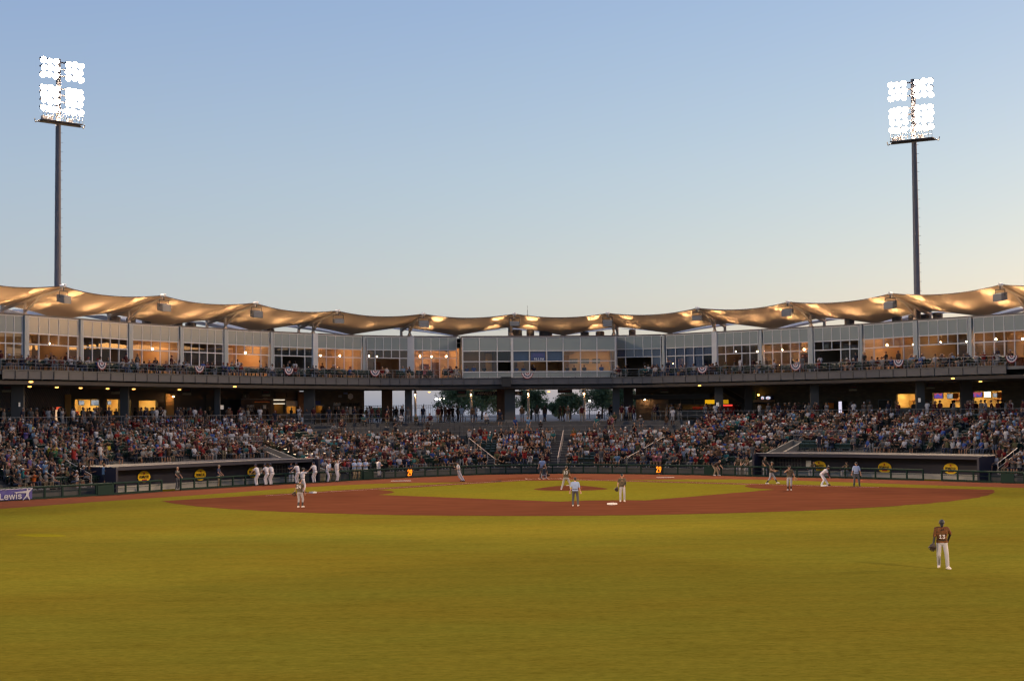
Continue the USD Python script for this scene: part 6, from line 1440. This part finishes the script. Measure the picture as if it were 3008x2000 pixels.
# near seats one by one, the rest as one
seat0 = thing('stadium_seat', 'dark green folding seat, %s row, %s from left, %s' % (words(int(SEATS[order[0], 1]) + 1), words(place_no[order[0]]), bn[min(blk[order[0]], len(bn) - 1)]), 'seat', (*SEATS[order[0]][2:4], SEATS[order[0]][4]), SEATS_YAW[order[0]], group='dark green seats of the seating bowl')
mesh('seat_back', sb, M['seat'], seat0); mesh('seat_pan', spn, M['seat'], seat0); mesh('frame', sfr, M['dsteel'], seat0, kind='stuff')
for i in order[1:300]: copy_of(seat0, (*SEATS[i][2:4], SEATS[i][4]), SEATS_YAW[i], 'dark green folding seat, %s row, %s from left, %s' % (words(int(SEATS[i, 1]) + 1), words(place_no[i]), bn[min(blk[i], len(bn) - 1)]))
def instancer(name, label, cat, protos, pos, yaw, idx):
    pi = UsdGeom.PointInstancer.Define(stage, '/World/' + name)
    paths = protos(f'/World/{name}')
    pi.CreatePrototypesRel().SetTargets([Sdf.Path(p) for p in paths])
    pi.CreatePositionsAttr(Vt.Vec3fArray.FromNumpy(np.asarray(pos, np.float32)))
    pi.CreateOrientationsAttr(Vt.QuathArray([Gf.Quath(float(math.cos(a / 2)), 0., 0., float(math.sin(a / 2))) for a in yaw]))
    pi.CreateProtoIndicesAttr(Vt.IntArray.FromNumpy(np.asarray(idx, np.int32)))
    return tag(pi.GetPrim(), label, cat, None, 'stuff')
allseat = MB()
for g in (sb, spn, sfr): allseat.add(*g.geo())
rest = order[300:]
def sp_(base):
    usdkit.mesh(stage, base + '/seat', allseat.geo(), M['seat']); return [base + '/seat']
instancer('seat_rows', 'rows of dark green folding seats filling the rest of the bowl', 'seats', sp_, SEATS[rest][:, 2:5], SEATS_YAW[rest], np.zeros(len(rest)))

# who sits where
people = []      # x, y, z, yaw, pose, shirt, hat, label
rgP = np.random.default_rng(23)
POSES = ['sit', 'sit_fwd', 'clap', 'clap_high', 'cross', 'side', 'stand', 'stand_clap', 'stand_phone']
PW_ = np.array([.24, .16, .22, .07, .11, .13, .035, .025, .01]); PW_ /= PW_.sum()
special = {}
for u, v, pose, sh, hat in ((30, 1298, 'stand_phone', 'black', False), (75, 1268, 'stand', 'sky blue', False), (55, 1262, 'stand', 'maroon', False), (104, 1268, 'sit', 'yellow', False), (152, 1325, 'clap', 'yellow', False), (170, 1325, 'clap', 'yellow', False), (393, 1276, 'sit', 'neon green', False), (384, 1296, 'sit', 'pink', False), (648, 1335, 'stand_clap', 'red', False), (465, 1305, 'stand', 'white', False), (680, 1300, 'stand', 'white', 'white cap'), (2462, 1248, 'stand', 'neon green', False), (1838, 1322, 'sit', 'orange', False), (1530, 1296, 'sit', 'red', 'white cap'), (1505, 1290, 'sit', 'blue', False), (148, 1420, 'cross', 'pale grey', 'white cap'), (168, 1418, 'sit', 'pale grey', 'white cap'), (300, 1395, 'stand', 'navy', False), (315, 1398, 'stand_clap', 'sky blue', False), (60, 1330, 'sit', 'blue', False), (1273, 1337, 'sit', 'blue', False), (2140, 1300, 'stand', 'blue', False), (2585, 1258, 'sit', 'white', False), (2735, 1330, 'sit', 'olive', False), (100, 1408, 'clap', 'orange', False), (85, 1385, 'clap', 'red', False), (563, 1360, 'sit', 'purple', False)):
    d_ = (SEATS[:, 5] - u) ** 2 + (SEATS[:, 6] - v) ** 2; i = int(np.argmin(d_)); special[i] = (pose, sh, hat); occ[i] = True
for i in order:
    if not occ[i]: continue
    s_, k, x, y, z, u_, v_ = SEATS[i]
    pose = POSES[rgP.choice(9, p=PW_)]; sh = hat = None
    if i in special: pose, sh, hat = special[i]
    yw = SEATS_YAW[i] + .55 * ((facing[i] - SEATS_YAW[i] + PI) % (2 * PI) - PI) + rgP.normal(0, .16)
    yy = np.array([x, y]) - wall_n(s_) * (.25 if 'stand' in pose else 0)
    people.append((yy[0], yy[1], z, yw, pose, sh, hat, ('row', int(k), int(blk[i]), place_no[i])))
# counters and stools of the club terrace
rgT = np.random.default_rng(31)
ncount = 0
for j in range(TN - 1):
    for s_ in np.arange(TER[0] + .5, TER[1] - .4, .62 if j else .8):
        if abs(s_ - wall_s(1636)) < .9: continue
        if rgT.random() < (.55 if pix((*bowl(s_, .8), 4.))[0] > 1330 else .22):
            p = bowl(s_, tt(s_, j + .62)); st = rgT.random() < .22
            people.append((*p, tz[j] + (0 if st else .12), yaw_to(p, MOUND) + rgT.normal(0, .25), rgT.choice(['stand', 'stand_clap']) if st else rgT.choice(['sit', 'sit_fwd', 'clap', 'side', 'cross']), None, None, ('club', j)))
    ss_ = [q for q in np.arange(TER[0] + .4, TER[1] - .3, 2.5)]
    for a_, b_ in zip(ss_[:-1], ss_[1:]):
        if (a_ < wall_s(1636) + .8 and b_ > wall_s(1636) - .5): continue
        pa, pb = bowl(a_, tt(a_, j + .22)), bowl(b_, tt(b_, j + .22)); ncount += 1
        t = thing('terrace_counter', 'long dark drinks counter, %s from the left on the %s club terrace' % (words(ss_.index(a_) + 1), ('lowest', 'middle', 'upper')[j]), 'counter')
        d_ = pb - pa; pb = pa + d_ * .9
        mesh('top', MB().span(pa, pb, tz[j] + .98, tz[j] + 1.03, .4), M['dsteel'], t); mesh('legs', MB().tube((*(pa * .9 + pb * .1), tz[j]), (*(pa * .9 + pb * .1), tz[j] + .98), .04, n=6).tube((*(pa * .1 + pb * .9), tz[j]), (*(pa * .1 + pb * .9), tz[j] + .98), .04, n=6), M['dsteel'], t) if False else None
        for q in (.1, .9): mesh('leg', MB().tube((*(pa * (1 - q) + pb * q), tz[j]), (*(pa * (1 - q) + pb * q), tz[j] + .98), .04, n=6), M['dsteel'], t)
rl = MB(); Q = [np.array([*bowl(q, tt(q, 0) + .006), 3.45]) for q in np.linspace(*TER, 40)]
for z in (.45, .9): rl.path([q + [0, 0, z] for q in Q], .018)
for q in Q: rl.tube(q, q + [0, 0, .9], .018, n=5)
mesh('guard_rail', rl, mat('grey_rail', (.10, .10, .11), .5), label='thin dark guard rail along the front of the club terrace', cat='railing')
# people on the concourse, behind its front rail
rgC = np.random.default_rng(41)
for c in range(300):
    i = rgC.integers(0, len(FACX) - 1); f_ = rgC.random(); off = rgC.choice([rgC.uniform(-2.9, -2.2), rgC.uniform(-2, 2), rgC.uniform(2, 6.5)])
    p = offset(FACX, off)[i] * (1 - f_) + offset(FACX, off)[i + 1] * f_; u_, v_ = pix((*p, 6.))
    if not -30 < u_ < 3040: continue
    people.append((*p, CONC_Z + .004, (yaw_to(p, MOUND) if off < -1 else rgC.uniform(0, 6.28)), rgC.choice(['stand', 'stand', 'stand_clap']), rgC.choice(['black', 'grey', 'navy', 'maroon', 'white', 'red', 'brown', 'blue', 'olive']) , None, ('conc',)))
M['grey_rail'] = mat('grey_rail_b', (.14, .14, .15), .5); CE = offset(FACX, -3.25)
for side in (0, 1):
    cr = thing('concourse_railing', 'thin grey railing along the front of the %s concourse above the seats' % ('left', 'right')[side], 'railing'); rl = MB()
    for i in range(len(CE) - 1):
        um = (pix((*CE[i], 5))[0] + pix((*CE[i + 1], 5))[0]) / 2
        if (um > 1130) if side == 0 else (um < 1880): continue
        for z in (1.0, .55): rl.tube((*CE[i], CONC_Z + z), (*CE[i + 1], CONC_Z + z), .022, n=5)
        for q in range(5): c = CE[i] + (CE[i + 1] - CE[i]) * q / 5; mesh('post', MB().tube((*c, CONC_Z), (*c, CONC_Z + 1.0), .022, n=5), M['grey_rail'], cr)
    mesh('rail', rl, M['grey_rail'], cr)
# people and seats on the suite balcony
rgB = np.random.default_rng(57); bseat = []
for i in range(NB):
    if i == PRESS: continue
    a, b, d, n, L = bayframe(i)
    for row, off in ((0, -2.35), (1, -1.35)):
        for s_ in np.arange(.6, L - .4, .58):
            if abs(s_ - L * .5) < .55: continue
            p = a + d * s_ + n * off; yw = math.atan2(-(-n)[0], (-n)[1]); bseat.append((*p, DECK_Z + .12 * row, yw))
            if rgB.random() < (.50 if i not in (5, 6, 7) else .25): people.append((*p, DECK_Z + .12 * row + .003, yw + rgB.normal(0, .3), rgB.choice(['sit', 'sit_fwd', 'side', 'cross', 'clap', 'stand'], p=[.26, .2, .2, .12, .12, .1]), None, None, ('suite', i)))
    if STYLE[i] in ('lit', 'dim', 'bluedark', 'dark'):
        for q in range(rgB.integers(1, 5)):
            p = a + d * rgB.uniform(.8, L - .8) + n * rgB.uniform(-.6, 2.5); people.append((*p, 9.36, rgB.uniform(0, 6.28), rgB.choice(['stand', 'stand', 'side']), None, None, ('suite', i)))
for k in range(9):
    if k in (2, 5): continue
    for q in range(1 + (k % 3 == 0)):
        p = PA + PD * (PB[k] + (PB[k + 1] - PB[k]) * (.3 + .4 * q)) + PN * .9; people.append((*p, 9.52, math.atan2(PN[0], -PN[1]), 'sit', ['blue', 'black', 'grey', 'blue', 'navy'][k % 5], None, ('press', k)))
bs = np.array(bseat)
def sp2(base):
    usdkit.mesh(stage, base + '/seat', allseat.geo(), M['seat']); return [base + '/seat']
instancer('balcony_seats', 'two rows of dark seats along the suite balcony behind its railing', 'seats', sp2, bs[:, :3], bs[:, 3], np.zeros(len(bs)))

# the largest spectators are single people, everybody else is the crowd
pd = np.array([math.hypot(q[0], q[1]) for q in people]); po = np.argsort(pd)
N1 = 300 - 42
single, crowd = po[:N1], po[N1:]
rgI = np.random.default_rng(77); used = set()
for i in single:
    x, y, z, yw, pose, sh, hat, info = people[i]
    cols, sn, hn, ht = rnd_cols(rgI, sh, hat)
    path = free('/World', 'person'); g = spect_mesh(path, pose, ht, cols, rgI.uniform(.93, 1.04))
    g.AddTranslateOp().Set(Gf.Vec3d(float(x), float(y), float(z))); g.AddRotateZOp().Set(math.degrees(yw))
    verb = 'standing' if 'stand' in pose else 'clapping' if 'clap' in pose else 'seated'
    if info[0] == 'row': lab = '%s person, %s shirt, %s, %s row, %s from left, %s' % (verb, sn, hn, words(info[1] + 1), words(info[3]), bn[min(info[2], len(bn) - 1)])
    else: lab = '%s person in %s shirt with %s, upper level' % (verb, sn, hn)
    w_ = lab.split()
    if len(w_) > 16: lab = ' '.join(w_[:16])
    tag(g.GetPrim(), lab, 'person', 'spectators in the stands')
NVAR = 150; rgV = np.random.default_rng(99)
vpose = []
def sp3(base):
    out = []
    for j in range(NVAR):
        pose = POSES[j % 9] if j < 90 else POSES[rgV.integers(6)]
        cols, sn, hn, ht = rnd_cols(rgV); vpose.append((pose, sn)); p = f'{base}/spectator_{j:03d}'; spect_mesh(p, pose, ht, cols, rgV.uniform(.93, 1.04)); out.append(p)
    return out
_sp = {}
def choose(q):
    pose, sh = q[4], q[5]
    c = [j for j, (p_, s_) in enumerate(vpose) if p_ == pose and (sh is None or s_ == sh)] or [j for j, (p_, s_) in enumerate(vpose) if p_ == pose]
    return c[rgV.integers(len(c))]
pi_idx = None
class _Lazy(list): pass
def build_crowd():
    pi = UsdGeom.PointInstancer.Define(stage, '/World/crowd')
    paths = sp3('/World/crowd'); idx = [choose(people[i]) for i in crowd]
    pi.CreatePrototypesRel().SetTargets([Sdf.Path(p) for p in paths])
    pi.CreatePositionsAttr(Vt.Vec3fArray.FromNumpy(np.array([people[i][:3] for i in crowd], np.float32)))
    pi.CreateOrientationsAttr(Vt.QuathArray([Gf.Quath(float(math.cos(people[i][3] / 2)), 0., 0., float(math.sin(people[i][3] / 2))) for i in crowd]))
    pi.CreateProtoIndicesAttr(Vt.IntArray.FromNumpy(np.array(idx, np.int32)))
    tag(pi.GetPrim(), 'dense crowd of spectators filling the stands, concourse and suite balcony', 'crowd', None, 'stuff')
build_crowd()
print(len(SEATS), len(people), len(crowd))
# handrails of the aisles
for u, ka, kb, lab in ((200, 0, 5, 'pale sloping handrail in the left corner seats'), (318, 0, 5, 'pale sloping handrail before the left dugout end'), (1470, 0, 8, 'pale stair handrail left of home plate'), (1636, 0, 11, 'pale central stair handrail behind home plate'), (1815, 0, 8, 'pale stair handrail right of home plate'), (2896, 0, 5, 'pale sloping handrail beyond the right dugout')):
    s_ = wall_s(u); rl = MB()
    P = [np.array([*bowl(s_, tk(s_, k + .5)), zk(k) + .9]) for k in range(ka, kb + 1)]
    rl.path(P, .028); 
    if u < 400 or u > 2800: rl.path([p - [0, 0, .4] for p in P], .02)
    for p in P[::2]: rl.tube(p - [0, 0, .9], p, .022, n=5)
    mesh('stair_handrail', rl, M['mast'], label=lab, cat='handrail')
